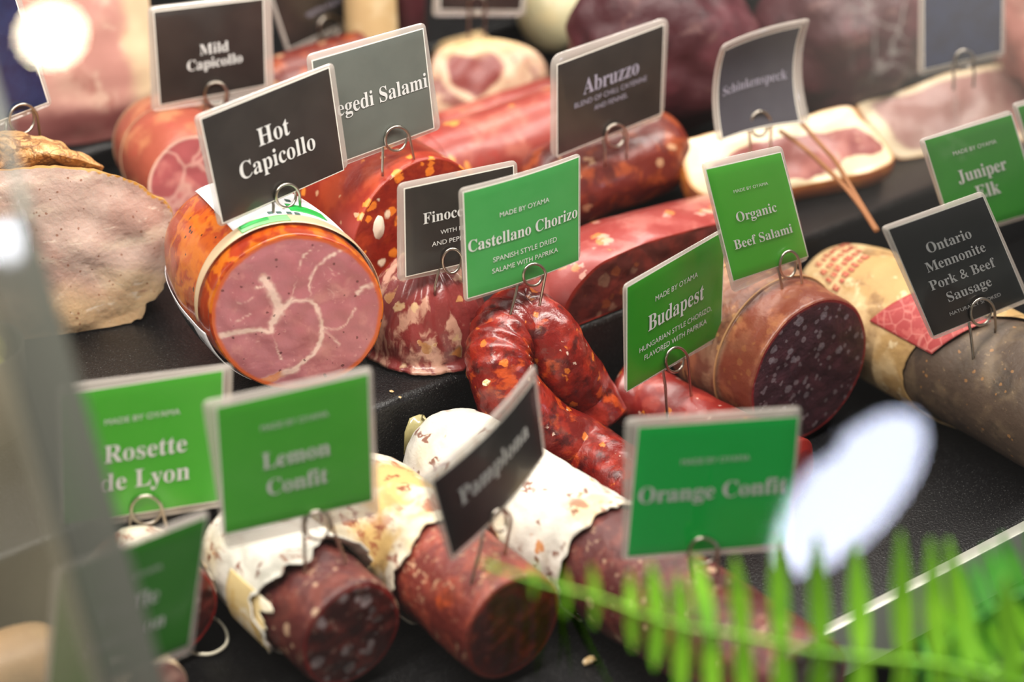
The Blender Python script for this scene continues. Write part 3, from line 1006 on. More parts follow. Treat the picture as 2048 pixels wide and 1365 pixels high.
# --- coppa with heart of lean and a ring of fat
n_k = V((.10, -.88, .46)).normalized()
p_k = P(980, 248, 1.452)
M_k = frame(p_k, n_k)
k_px = [(864, 135), (880, 100), (920, 84), (980, 77), (1040, 88), (1078, 110), (1096, 150), (1086, 190), (1050, 222), (980, 250), (920, 262), (880, 240), (866, 190)]
ring = local(M_k, outline(k_px, p_k, n_k, 8))
hc = M_k.inverted() @ on_plane(950, 155, p_k, n_k)


def heart(p):
    d = (p - hc)
    y, z = d.y / .024, d.z / .017
    z2 = z - .35 * abs(y) ** .7
    r = math.sqrt(y * y + z2 * z2) + .12 * nz(p, 120, 3)
    return max(0, min(1, r))


cop_face = meat('coppa_face', '#c09c80', [
    ('noise', '#7c3e38', .9, 60, .49, .56, {'warp': .02}), ('attr', '#cfae90', .95, 90, 1.0, .92, {'name': 'seam', 'nz': .1}),
    ('attr', '#7c3530', 1, 90, .80, .66, {'name': 'seam', 'nz': .15}), ('noise', '#a8645a', .5, 150, .55, .7),
    ('axis', '#d9b878', .8, 60, .038, .050, {'ax': 2, 'nz': .012})], rough=.4, bump=.4)
cop = thing('coppa', M_k, 'cured pork neck end, cream fat ringing a dark heart of lean', 'meat')
rings_mesh('casing', rest(chunk_rings(ring, V((-1, 0, 0)), [(0, 1, V()), (.004, 1.02, V()), (.015, 1.0, V((0, 0, -.004))), (.026, .8, V((0, 0, -.010))), (.032, .3, V((0, 0, -.014)))], .001, 60, 2), M_k, Z2 + .0006),
           meat('coppa_casing', '#8c5a4c', [('noise', '#d9b48c', .8, 50, .5, .64)], rough=.5), cop)
disc_mesh('cut_face', rest([ring], M_k, Z2 + .0006)[0], cop_face, cop, nr=44, bulge=.003, amp=.0015, freq=90, extra=heart)

# --- dark maroon cured beef, three pieces along the back
maroon = meat('maroon_cured', '#3a1018', [('noise', '#561e28', .7, 22, .45, .65, {'warp': .03}), ('noise', '#6c4c48', .55, 40, .58, .72, {'st': (1, 1, 2), 'warp': .03}), ('noise', '#200810', .6, 50, .56, .7)], rough=.55, bump=.7, bscale=70, bdist=.003)
maroon_grey = meat('maroon_rind', '#5c3230', [('noise', '#8c6c5c', .8, 50, .45, .62), ('noise', '#3a1a1c', .7, 70, .55, .7)], rough=.6, bump=.6)


def lump(name, label, cat, c, rx, ry, rz, mat, yaw=0.0, amp=.012, seed=0, face=None):
    M = Matrix.Rotation(yaw, 4, 'Z')
    M.translation = c
    root = thing(name, M, label, cat)
    rings = []
    for i in range(1, 40):
        a = math.pi * i / 40
        ring = []
        for j in range(64):
            b = 2 * math.pi * j / 64
            s = math.sin(a) ** .75
            q = V((-rx * math.cos(a), ry * s * math.cos(b), rz * s * math.sin(b)))
            ring.append(q + q.normalized() * amp * (nz(q, 24, seed) + .35 * nz(q, 70, seed)))
        rings.append(ring)
    rings_mesh('rind', rings, mat, root, True, True)
    return root


lump('cured_beef', 'large dark maroon cured beef behind the tall card with a rounded corner', 'meat', G(1322, 90, Z2 + .058), .056, .044, .050, maroon, math.radians(35), seed=2)
lump('cured_beef', 'maroon cured beef under the haze, between the curved card and the far dark card', 'meat', G(1696, 58, Z2 + .057), .050, .046, .049, maroon, math.radians(38), seed=5)
lump('cured_ham', 'brownish pink ham in the top right corner, behind the far dark card', 'meat', G(2130, 40, Z2 + .060), .044, .044, .052,
     meat('pinkish_rind', '#a8685c', [('noise', '#7c4238', .8, 30, .48, .62), ('noise', '#d0a090', .6, 50, .5, .7)], rough=.5), 0, seed=7)

def poly_field(px, p0, n, M, soft):
    """1 inside a patch drawn on a cut face, fading to 0 over soft metres outside it."""
    q = local(M, outline(px, p0, n, 5))
    q = [(p.y, p.z) for p in q]
    def f(p):
        x = p.y + .0022 * nz(p, 90, 3) + .001 * nz(p, 260, 4)
        y = p.z + .0022 * nz(p, 90, 5) + .001 * nz(p, 260, 6)
        ins, best = False, 1e9
        for (x1, y1), (x2, y2) in zip(q, q[1:] + q[:1]):
            if (y1 > y) != (y2 > y) and x < (x2 - x1) * (y - y1) / (y2 - y1) + x1: ins = not ins
            dx, dy = x2 - x1, y2 - y1
            t = max(0, min(1, ((x - x1) * dx + (y - y1) * dy) / max(1e-12, dx * dx + dy * dy)))
            best = min(best, math.hypot(x - x1 - t * dx, y - y1 - t * dy))
        return max(0, min(1, .5 + (best if ins else -best) / soft))
    return f


# --- smoked belly and a second slab
FATW = {'name': 'edge', 'nz': .12}
n_b = V((.22, -.64, .735)).normalized()
p_b = P(1580, 392, 1.352)
M_b = frame(p_b, n_b)
b_px = [(1366, 290), (1395, 274), (1440, 262), (1520, 248), (1600, 236), (1650, 220), (1700, 213), (1722, 236), (1752, 262), (1780, 300), (1784, 322), (1745, 342), (1690, 354), (1640, 364), (1560, 380), (1440, 396), (1380, 370)]
ring = local(M_b, outline(b_px, p_b, n_b, 8))
rind = meat('smoked_rind', '#8c4a20', [('noise', '#b8742c', .8, 40, .45, .62), ('noise', '#5c2c18', .7, 60, .55, .7)], rough=.45, bump=.4)
bel_face = meat('belly_face', '#96544e', [('noise', '#b0726a', .8, 40, .46, .62, {'warp': .02}), ('noise', '#7c3e40', .6, 70, .54, .7), ('noise', '#cfa08c', .6, 130, .60, .70),
                                          ('attr', '#e2d0ae', 1, 45, .65, .35, {'name': 'seam'}), ('attr', '#c4843c', .8, 70, .045, .015, {'name': 'edge', 'nz': .03})], rough=.35, bump=.3, sss=.08)
belly = thing('bacon_slab', M_b, 'smoked bacon slab with thick cream fat and pink lean, string tied round it', 'meat')
rings_mesh('rind', rest(chunk_rings(ring, V((-1, 0, 0)), [(0, 1, V()), (.002, 1.02, V((0, 0, -.002))), (.008, 1.02, V((0, 0, -.005))), (.016, .97, V((0, 0, -.007))), (.025, .85, V((0, 0, -.009))), (.030, .6, V((0, 0, -.012))), (.032, .2, V((0, 0, -.012)))], .001, 60, 2), M_b, Z2 + .0006), rind, belly)
disc_mesh('cut_face', rest([ring], M_b, Z2 + .0006)[0], bel_face, belly, nr=44, bulge=.002, amp=.002, freq=60, seed=3,
          extra=poly_field([(1424, 335), (1480, 300), (1560, 280), (1640, 266), (1704, 258), (1735, 272), (1770, 300), (1735, 312), (1690, 318), (1660, 345), (1560, 370), (1470, 384), (1436, 372)], p_b, n_b, M_b, .003))
st = [P(1560, 262, 1.350), P(1600, 290, 1.335), P(1640, 325, 1.318), P(1690, 375, 1.300), P(1722, 415, 1.290), P(1752, 462, 1.282)]
st2 = [P(1600, 243, 1.357), P(1640, 288, 1.337), P(1672, 325, 1.316), P(1700, 372, 1.302), P(1728, 418, 1.291), P(1755, 462, 1.284)]
M_TWINE = plain('brown_twine', '#8c5a34', .8)
tube('string', local(M_b, st), .0013, M_TWINE, belly, ns=8, k=8)
tube('string', local(M_b, st2), .0013, M_TWINE, belly, ns=8, k=8)

p_b2 = P(1900, 290, 1.42)
M_b2 = frame(p_b2, n_b)
b2_px = [(1714, 212), (1735, 200), (1790, 186), (1840, 168), (1890, 148), (1950, 136), (2020, 124), (2090, 130), (2110, 200), (2080, 270), (1990, 295), (1900, 305), (1810, 318), (1775, 300), (1748, 262)]
ring = local(M_b2, outline(b2_px, p_b2, n_b, 8))
b2_face = meat('pale_belly_face', '#9c7068', [('noise', '#b08c82', .8, 40, .46, .62, {'warp': .02}), ('noise', '#8c5c56', .6, 70, .54, .7),
                                              ('attr', '#ddc9a8', 1, 45, .22, .12, {'name': 'edge', 'nz': .18}), ('attr', '#b07c40', .7, 70, .04, .015, {'name': 'edge', 'nz': .03})], rough=.4, bump=.3)
bel2 = thing('bacon_slab', M_b2, 'paler pink bacon slab behind the stringed one, above the far right green cards', 'meat')
rings_mesh('rind', rest(chunk_rings(ring, V((-1, 0, 0)), [(0, 1, V()), (.002, 1.02, V((0, 0, -.002))), (.008, 1.02, V((0, 0, -.005))), (.016, .97, V((0, 0, -.007))), (.025, .85, V((0, 0, -.009))), (.030, .6, V((0, 0, -.012))), (.032, .2, V((0, 0, -.012)))], .001, 60, 4), M_b2, Z2 + .0006), rind, bel2)
disc_mesh('cut_face', rest([ring], M_b2, Z2 + .0006)[0], b2_face, bel2, nr=40, bulge=.002, amp=.002, freq=60, seed=6)

# --- pale marbled ham on the rear step
n_g = V((.30, -.93, .2)).normalized()
p_g = G(200, 286, Z3 + .0006)
M_g = frame(p_g + UP * .045, n_g)
g_px = [(-60, -110), (100, -130), (250, -120), (285, -90), (300, 20), (306, 110), (306, 190), (300, 240), (262, 266), (200, 282), (140, 290), (70, 292), (-20, 270), (-80, 180), (-90, 0)]
ring = local(M_g, outline(g_px, p_g, n_g, 8))
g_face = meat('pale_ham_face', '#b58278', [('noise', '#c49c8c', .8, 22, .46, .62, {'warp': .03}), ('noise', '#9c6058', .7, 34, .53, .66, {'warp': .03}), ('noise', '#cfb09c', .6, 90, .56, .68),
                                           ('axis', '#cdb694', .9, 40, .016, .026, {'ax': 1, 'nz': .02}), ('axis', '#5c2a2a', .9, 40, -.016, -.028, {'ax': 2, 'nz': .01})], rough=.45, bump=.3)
pale = thing('ham', M_g, 'large pale pink marbled ham on the rear step, upper left', 'ham')
rings_mesh('skin', rest(chunk_rings(ring, V((-1, 0, 0)), [(0, 1, V()), (.003, 1.01, V()), (.05, 1.0, V((0, 0, 0))), (.09, .85, V((0, 0, -.006))), (.105, .3, V((0, 0, -.01)))], .001, 60, 4), M_g, Z3 + .0006),
           meat('pale_ham_skin', '#8a4a44', [('noise', '#c4968a', .7, 40, .45, .6)], rough=.5), pale)
disc_mesh('cut_face', rest([ring], M_g, Z3 + .0006)[0], g_face, pale, nr=40, bulge=.003, amp=.002, freq=50, seed=8)

# --- small things at the very back
tan = meat('tan_casing', '#c9ab7c', [('noise', '#b08c5a', .7, 40, .48, .64), ('noise', '#e0cba2', .6, 60, .52, .68)], rough=.5, bump=.3)
cream = meat('cream_casing', '#b4ab88', [('noise', '#bfae84', .7, 40, .48, .64), ('noise', '#ece4cc', .5, 60, .52, .68)], rough=.5, bump=.3)
sausage_log('salami', 'upright tan-skinned salami behind the grey card', 'salami', frame(spot(.150, -.293, Z2 + .115), V((.0, .05, 1)), V((0, 1, 0))), round_prof(.112, .016, .5), tan, tan, seed=21)
sausage_log('salami', 'upright dark red salami between the tan salami and the ringed pork neck', 'salami', frame(spot(.182, -.298, Z2 + .115), V((.0, .05, 1)), V((0, 1, 0))), round_prof(.112, .010, .5), maroon, maroon, seed=22)
sausage_log('salami', 'pale cream salami at the very back, between the ringed pork neck and the maroon beef', 'salami', frame(spot(.318, -.284, Z2 + .0265), L), round_prof(.055, .024, .8), cream, cream, seed=23)
sausage_log('salami', 'short tan salami at the back under the topmost card', 'salami', frame(spot(.232, -.290, Z2 + .0135), L), round_prof(.035, .012, .8), tan, tan, seed=24)
sausage_log('salami', 'red salami under the tilted dark card at the top', 'salami', frame(G(722, 128, Z3 + .0215), L), round_prof(.075, .020, .8), dark_spk, red_face, seed=25)

# --- organic beef salami
M_o = frame(G(1620, 742, Z1 + .0435), V((.60, -.80, 0)))
org_skin = meat('beef_casing', '#704434', [('noise', '#9c7a60', .85, 40, .44, .60, {'warp': .03}), ('noise', '#4c221a', .8, 55, .53, .66), ('cell', '#b88c54', .7, 260, .86, .08),
                                           ('axis', '#6c2e1c', .8, 80, -.026, -.022, {'ax': 0}), ('noise', '#a86c4a', .5, 60, .52, .68)], rough=.38, bump=.6, bscale=90, bdist=.002)
org_face = meat('beef_face', '#3e1c26', [('noise', '#532832', .7, 90, .45, .62), ('cell', '#7c6c72', .8, 330, .70, .10), ('cell', '#857880', .75, 210, .86, .10),
                                         ('attr', '#8c1c1c', .9, 80, .05, .015, {'name': 'edge', 'nz': .02})], rough=.45, bump=.4, bscale=350)
oprof = [(-.082, .005), (-.0805, .018), (-.075, .031), (-.066, .039), (-.050, .0420), (-.0275, .0414), (-.0262, .0414), (-.0250, .0411), (-.0240, .0408), (-.010, .0407), (-.002, .0404), (0, .0394)]
org = sausage_log('salami', 'thick brown-cased beef salami with dark purple speckled cut face', 'salami', M_o, oprof, org_skin, org_face, seed=14, n=90)
for x in (-.0262, -.052):
    pts = [V((x - .004 * math.sin(a) * (x < -.03), .0418 * math.cos(a), .0418 * math.sin(a))) for a in [2 * math.pi * i / 70 for i in range(71)]]
    tube('casing_ring', pts, .0006, plain('casing_edge', '#b08458', .5), org, ns=6)

# --- paper wrapped smoked sausage
R_W = .0335
M_w = frame(G(2142, 834, Z1 + R_W + .0018), V((.62, -.785, 0)))
smoke = meat('smoked_casing', '#4a3b30', [('noise', '#6a5844', .8, 45, .46, .64, {'warp': .02}), ('noise', '#2c2420', .6, 60, .54, .7), ('cell', '#94683c', .7, 460, .95, .08),
                                          ('noise', '#8c7458', .5, 300, .62, .72)], rough=.5, bump=.5, bscale=260, bdist=.0008)
wprof = [(-.182, .004), (-.1795, .014), (-.172, .023), (-.158, .029), (-.13, .0330), (-.06, .0335), (-.004, .0335), (0, .032)]
wr = sausage_log('sausage', 'thick smoked sausage with a dark end, wrapped in printed cream paper', 'sausage', M_w, wprof, smoke, meat('smoked_face', '#191618', [], rough=.6), seed=16)
paper = meat('wrapping_paper', '#a88654', [('noise', '#c8ac80', .85, 34, .46, .60), ('noise', '#7c5a36', .8, 60, .52, .66, {'warp': .02}), ('noise', '#7c5c3a', .5, 160, .60, .72, {'st': (.4, 1, 1)}),
                                           ('noise', '#d9c6a0', .6, 120, .58, .68)], rough=.65, bump=.6, bscale=90, bdist=.002)


def paper_edge(s_, u):
    a = math.radians(-178 + 357 * s_)
    return u * (-.030 * math.sin(a) + .0012 * nz((s_ * 60, 0, 0), 1, 2))


wrap_patch('wrapping_paper', wr, wprof, -.1805, -.052, -178, 179, .0012, paper, nx=70, na=90, edge=paper_edge)
redlab = meat('red_print_label', '#8f2c2c', [('noise', '#a8504a', .7, 160, .52, .60, {'warp': .01}), ('line', '#b8746a', .5, 130, .05, .02)], rough=.6, bump=.1)
wrap_patch('printed_label', wr, wprof, -.100, -.056, 12, 62, .0019, redlab, nx=30, na=30, edge=lambda s_, u: -.016 * (s_ - .3))
M_REDINK = meat('red_ink', '#a8503c', [('noise', '#b88a64', .9, 420, .52, .60)], rough=.65, bump=0)
random.seed(11)
for row in range(4):
    x = -.166 + row * .0075
    a = -8 + 5 * row
    for k in range(7):
        ln = 3.0 + 3.4 * random.random()
        wrap_patch('red_print', wr, wprof, x + .0012 * (k % 2), x + .0042 + .0010 * random.random(), a, a + ln, .0018, M_REDINK, nx=3, na=4)
        a += ln + 1.8 + 1.5 * random.random()

# --- budapest chorizo
bpath = [G(1236, 778, Z1 + .0225), G(1300, 802, Z1 + .0200), G(1366, 841, Z1 + .0185), G(1460, 887, Z1 + .0185), G(1556, 932, Z1 + .0185), G(1600, 950, Z1 + .0185)]
M_bu = frame(bpath[2], V((.8, -.6, 0)))
bud = thing('chorizo', M_bu, 'straight bright red cured sausage under the steeply turned green card', 'sausage')
bud_skin = meat('budapest_skin', '#781a16', [('noise', '#9c3e32', .75, 70, .46, .62, {'warp': .02}), ('cell', '#d8842e', .7, 200, .88, .08, {'warp': .008}), ('noise', '#75161a', .75, 80, .56, .7),
                                             ('cell', '#e0b8a8', .6, 300, .93, .08, {'warp': .005})], rough=.33, bump=.45, bscale=160, coat=.25)
ro = []
tube('casing', local(M_bu, catmull(bpath, 14, False)), lambda t: .0178 * min(1, .35 + 3.4 * (t + .02) ** .6) * min(1, .7 + 4 * (1 - t)), bud_skin, bud, ns=60, amp=.001, freq=80, seed=8, ring_out=ro)
# ------------------------------------------------------------------ white salamis on the lower tray
mould = meat('white_mould', '#cbc7bd', [('noise', '#c4b898', .6, 25, .50, .68, {'warp': .02}), ('noise', '#c4a05c', .6, 20, .60, .72),
                                        ('noise', '#8c5c48', .8, 120, .56, .63, {'st': (.5, 1, 1), 'warp': .02, 'mask': (34, .46, .58)}),
                                        ('line', '#74402f', .9, 95, .12, .04, {'warp': .03, 'ws': 60, 'mask': (90, .58, .63)}),
                                        ('noise', '#b8702a', .85, 60, .66, .70)], rough=.8, bump=.6, bscale=110, bdist=.002, spec=.2)
mould_y = meat('yellowed_mould', '#cfc6b2', [('noise', '#b8924c', .85, 28, .46, .60, {'warp': .03}), ('noise', '#8c4a32', .85, 110, .54, .61, {'st': (.5, 1, 1), 'warp': .02, 'mask': (26, .42, .54)}),
                                             ('line', '#743a2a', .9, 95, .12, .04, {'warp': .03, 'ws': 60, 'mask': (90, .56, .62)})],
               rough=.8, bump=.6, bscale=110, bdist=.002, spec=.2)
peel = meat('peeled_salami', '#66221a', [('noise', '#8c3c2a', .8, 90, .46, .62), ('noise', '#c09878', .8, 300, .55, .66, {'mask': (45, .42, .58)}), ('noise', '#b84a1a', .75, 70, .60, .70), ('noise', '#4e1612', .7, 80, .56, .7)],
            rough=.5, bump=.7, bscale=240, bdist=.0014)
peel_d = meat('peeled_salami_dark', '#4c1a18', [('noise', '#6c3228', .8, 80, .46, .62), ('noise', '#a88870', .7, 260, .56, .68, {'mask': (50, .44, .58)}), ('cell', '#b8987c', .75, 170, .84, .10), ('noise', '#3a1412', .7, 70, .56, .7)],
              rough=.5, bump=.6, bscale=200, bdist=.0014)
lem_face = meat('dry_salami_face', '#421513', [('noise', '#682620', .7, 90, .45, .62), ('cell', '#8c7e80', .8, 170, .55, .12), ('cell', '#74524a', .7, 300, .70, .10),
                                               ('attr', '#8c1612', .85, 80, .09, .03, {'name': 'edge', 'nz': .05})], rough=.38, bump=.4, bscale=320, coat=.2)
pam_face = meat('dark_red_face', '#4c120c', [('noise', '#701c10', .7, 80, .45, .62), ('noise', '#8c3418', .6, 150, .58, .68), ('attr', '#9c2c10', .7, 80, .07, .02, {'name': 'edge', 'nz': .04})],
                rough=.45, bump=.5, bscale=250)


def salami(name, label, M, prof, x_peel, skin, under, face, seed, jag=.005, flare=.0, amp=.0009):
    root = thing(name, M, label, 'salami')
    rings = log_rings(prof, 96, amp, 60, seed, 90, 1, .0012)
    rings_mesh('peeled_meat', rings, under, root, True, face is None)
    if face: disc_mesh('cut_face', rings[-1], face, root, nr=30, bulge=.0008, amp=.0008, freq=160, seed=seed)
    x0 = prof[0][0]
    v, f = [], []
    nx, na = 60, 120
    pr = dense(prof, 240)
    def rad(x):
        for p, q in zip(pr, pr[1:]):
            if p.x <= x <= q.x: return p.y + (q.y - p.y) * (x - p.x) / max(1e-9, q.x - p.x)
        return pr[0].y if x < pr[0].x else pr[-1].y
    for i in range(nx + 1):
        u = i / nx
        for j in range(na):
            a = 2 * math.pi * j / na
            e = x_peel + jag * nz((math.cos(a) * 1.6, math.sin(a) * 1.6, 0), 1, seed) * 1.6 + jag * .5 * nz((math.cos(a) * 7, math.sin(a) * 7, 0), 1, seed + 2)
            x = x0 + (e - x0) * u
            r = max(rad(x), .003) + .0012 + flare * min(1, max(0, .75 + .6 * math.sin(a))) * max(0, (u - .86) / .14) ** 2 * (1 + .7 * nz((math.cos(a) * 4, math.sin(a) * 4, 0), 1, seed + 1))
            q = V((x, r * math.cos(a), r * math.sin(a)))
            v.append(q + V((0, math.cos(a), math.sin(a))) * (.0010 * nz(q, 60, seed) + .0010 * nz(q, 150, seed + 4)))
    f = rings_faces(nx + 1, na)
    c0 = sum(v[:na], V()) / na
    v.append(c0 + V((-.001, 0, 0)))
    f += [((j + 1) % na, j, len(v) - 1) for j in range(na)]
    o = mesh_obj('white_mould_skin', v, f, skin, root)
    s = o.modifiers.new('thick', 'SOLIDIFY'); s.thickness = .0007; s.offset = 1
    return root


# the long one (orange confit)
n_A = (G(1235, 1135, Z1 + .0295) - G(850, 872, Z1 + .0315)).normalized()
A0, A1 = spot(-.0312, .006, Z1 + .0315), G(1610, 1388, Z1 + .0315)
LA = (A1 - A0).length
M_A = frame(A1, (A1 - A0))
aprof = [(-LA, 0.0038), (-LA + .003, 0.0134), (-LA + .010, 0.0215), (-LA + .022, 0.0258), (-LA + .05, 0.0271), (-LA / 2, 0.0273), (-.03, 0.0265), (-.004, 0.0260), (0, 0.0248)]
xp = -(A1 - G(1225, 1130, Z1 + .0295)).length
sA = salami('salami', 'long white-moulded salami, its brown peeled front under the fern frond', M_A, aprof, xp, mould, peel_d, lem_face, 31, .005, .001)
tail = [A0 + UP * .012 - n_A * .002, G(838, 852, Z1 + .048), G(845, 838, Z1 + .055), G(832, 832, Z1 + .058)]
v = []
for p, wd in zip([P(820, 905, 1.185), P(828, 860, 1.180), P(834, 832, 1.178)], (.003, .0045, .0035)):
    for t in (-1, -.4, .3, 1): v.append(M_A.inverted() @ (p + V((wd * t, .0015 * math.cos(t * 4), .001 * t))))
v += [M_A.inverted() @ (P(x, y, 1.176)) for x, y in ((846, 834), (862, 846), (868, 862), (852, 880))]
f = [(i * 4 + j, i * 4 + j + 1, i * 4 + j + 5, i * 4 + j + 4) for i in range(2) for j in range(3)] + [(11, 12, 13, 14), (7, 11, 14, 15)]
o = mesh_obj('casing_tail', v, f, see_through('dry_casing', '#b8ae78', .8, .4, .05), sA)
s = o.modifiers.new('thick', 'SOLIDIFY'); s.thickness = .0004

# the middle one (pamplona)
B1 = G(1026, 1254, Z1 + .0305)
n_B = (B1 - spot(-.0855, .006, Z1 + .0305)).normalized()
M_B = frame(B1, n_B)
bprof = [(-.139, 0.0038), (-.137, 0.0124), (-.130, 0.0201), (-.118, 0.0244), (-.09, 0.0260), (-.03, 0.0265), (-.004, 0.0264), (0, 0.0250)]
sB = salami('salami', 'yellowed white salami with a half-peeled red-brown front, under the slanted black card', M_B, bprof, -.052, mould_y, peel, pam_face, 33, .006, .0008)

# the left one (lemon confit)
C1 = G(704, 1270, Z1 + .0305)
n_C = (C1 - spot(-.1465, .006, Z1 + .0305)).normalized()
M_C = frame(C1, n_C)
cprof = [(-.100, 0.0039), (-.098, 0.0125), (-.092, 0.0203), (-.080, 0.0246), (-.06, 0.0261), (-.03, 0.0265), (-.004, 0.0262), (0, 0.0249)]
sC = salami('salami', 'white-moulded salami with torn flaring casing and speckled dark face, bottom', M_C, cprof, -.030, mould, peel_d, lem_face, 35, .008, .0042)
wrap_patch('torn_casing', sC, cprof, -.058, -.026, 62, 118, .0030, meat('torn_casing', '#d8c08a', [('noise', '#e9e2cf', .8, 60, .48, .6), ('noise', '#c49a3c', .7, 80, .56, .68)], rough=.7, bump=.4),
           nx=16, na=30, edge=lambda s, u: u * (.010 * nz((s * 9, 0, 0), 1, 4) + .004 * nz((s * 30, 0, 0), 1, 5)))

# the far left one (rosette)
D1 = spot(-.2045, .047, Z1 + .0297)
M_D = frame(D1, F)
dprof = [(-.0405, .008), (-.040, .018), (-.038, .0240), (-.034, .0262), (-.020, .0266), (-.012, .0266), (-.003, .0258), (0, .0246)]
sD = salami('salami', 'cream-skinned salami with dark red end, partly behind the lowest green card', M_D, dprof, -.010, mould_y, peel_d, lem_face, 37, .005)
lp = [G(402, 1236, Z1 + .020), G(430, 1238, Z1 + .006), G(452, 1262, Z1 + .0015), G(452, 1290, Z1 + .0012), G(425, 1308, Z1 + .0012), G(390, 1308, Z1 + .0012), G(370, 1300, Z1 + .0012)]
tube('tie_string', local(M_D, lp), .0009, M_STRING, sD, ns=8, k=8)

# bottom left slab
M_q = frame(G(304, 1392, Z1 + .0175), V((.55, -.83, 0)))
sausage_log('ham', 'small beige-rimmed ham piece at the bottom edge, below the lowest green card', 'ham', M_q, round_prof(.032, .0165, .5),
            meat('beige_rind', '#b8a284', [('noise', '#93705a', .7, 40, .5, .65)], rough=.5), meat('pink_end', '#a8746a', [('noise', '#c49a8c', .7, 80, .48, .62)], rough=.45), seed=41)

# behind the hazy neighbouring glass: olives in a white dish, pale sausages
dish = thing('dish', Matrix.Translation(G(-44, 866, Z2 + .0012)), 'small deep grey bowl of green olives behind the hazy left glass', 'dish')
dr = []
for r, z in ((.001, .0), (.018, .0), (.023, .004), (.0255, .02), (.0265, .048), (.0258, .0485), (.0245, .046), (.0235, .024), (.001, .022)):
    dr.append([V((r * math.cos(2 * math.pi * j / 48), r * math.sin(2 * math.pi * j / 48), z)) for j in range(48)])
rings_mesh('bowl', dr, plain('dish_glaze', '#5c5448', .4), dish, True, True)
olive_m = meat('olive_green', '#9aa052', [('noise', '#b4b66c', .7, 90, .45, .65)], rough=.3, bump=.1, coat=.3)


def olive(c, rot, label):
    M = Matrix.Rotation(rot, 4, 'Z') @ Matrix.Rotation(.9, 4, 'Y')
    M.translation = c
    root = thing('olive', M, label, 'olive', 'green olives in the dish')
    pr = [(-.0125, .001), (-.0118, .0045), (-.008, .0085), (0, .0098), (.008, .0085), (.0112, .005), (.0118, .003)]
    rr = log_rings(pr, 32, .0001, 60, 1, 24)
    rings_mesh('flesh', rr, olive_m, root, True, False)
    hole = [[p * 1.0 for p in rr[-1]], [V((.0105, p.y * .8, p.z * .8)) for p in rr[-1]], [V((.006, p.y * .6, p.z * .6)) for p in rr[-1]]]
    rings_mesh('stone_hole', hole, plain('olive_inside', '#6c7038', .5), root, False, True)


dc = dish.matrix_world.translation
olab = ['green pitted olive at the right front of the dish behind the hazy glass', 'green pitted olive at the back of the dish',
        'green pitted olive at the left rim of the dish', 'green pitted olive on top of the olives in the dish']
for (dx, dy, dz), la in zip([(.010, -.0085, .038), (.004, .0125, .040), (-.0125, -.002, .040), (.003, .000, .0575)], olab):
    olive(dc + V((dx, dy, dz)), dx * 90, la)
beige = meat('beige_sausage', '#a88660', [('noise', '#c4a47c', .8, 30, .46, .62), ('noise', '#8c6444', .6, 50, .55, .7)], rough=.45)
ln, r = .07, .0205
sausage_log('sausage', 'plump beige sausage behind the hazy glass, bottom left corner', 'sausage', frame(G(140, 1300, Z1 + .0215), L), [(-ln, .003), (-ln + .004, r * .6), (-ln + .014, r * .93), (-ln * .5, r), (-.014, r * .93), (-.004, r * .6), (0, .003)], beige, None, seed=50, part='skin')

# crumbs
M_CRUMB = meat('crumb', '#b8945c', [('noise', '#e6d6b8', .8, 900, .45, .6)], rough=.6)


def crumb(c, s, label, seed):
    rings = []
    for i in range(1, 8):
        a = math.pi * i / 8
        rings.append([V((-s * math.cos(a) * 1.4, s * math.sin(a) * math.cos(b), s * .55 * math.sin(a) * math.sin(b))) * (1 + .5 * nz((math.cos(b), math.sin(b), i), 1.3, seed))
                      for b in [2 * math.pi * j / 12 for j in range(12)]])
    M = Matrix.Rotation(seed * 1.3, 4, 'Z')
    M.translation = c
    o = rings_mesh('crumb', rings, M_CRUMB, None, True, True, M=M)
    tag(o, label, 'crumb', 'crumbs and flakes')


crumb(G(972, 766, Z2 + .0135), .0019, 'pale flake of fat stuck on the red horseshoe sausage', 1)
crumb(G(783, 783, Z2 + .0006), .0009, 'tiny crumb on the edge of the middle step', 2)
crumb(G(1178, 1322, Z1 + .0020), .0024, 'pale crumb on the lower tray, below the fern', 3)
crumb(G(800, 795, Z2 + .0004), .0007, 'tiniest crumb on the middle step, right at its rounded edge', 4)
# ------------------------------------------------------------------ the cards
card('black card reading Hot Capicollo, on the orange ham', [(388, 233), (667, 124), (697, 334), (438, 456)], [(401, 238), (656, 136), (685, 339), (445, 445)],
     (570, 432, Z2 + .084), 'black', [('Hot', 1, .25, .45), ('Capicollo', 1, .61, .685)], (570, 390, 22, (543, 436), (598, 432)))
card('green card reading Castellano Chorizo', [(921, 380), (1165, 308), (1165, 522), (931, 608)], [(929, 387), (1159, 316), (1159, 522), (937, 597)],
     (1045, 622, Z2 + .033), 'green', [(MADE, 0, .435, .315), ('Castellano Chorizo', 1, .97, .565, .5, 1.15), ('SPANISH STYLE DRIED', 0, .57, .725), ('SALAME WITH PAPRIKA', 0, .59, .83)],
     (1064, 548, 21, (1015, 637), (1076, 610)), cu=-.002)
card('green card reading Budapest, turned steeply from the viewer', [(1247, 571), (1450, 455), (1442, 678), (1250, 787)], [(1253, 575), (1447, 462), (1440, 669), (1253, 782)],
     (1355, 812, Z1 + .0345), 'leaf', [(MADE, 0, .44, .285), ('Budapest', 1, .585, .535, .5, 1.15), ('HUNGARIAN STYLE CHORIZO,', 0, .76, .695), ('FLAVORED WITH PAPRIKA', 0, .66, .795)],
     (1347, 718, 20, (1331, 830), (1379, 795), 26))
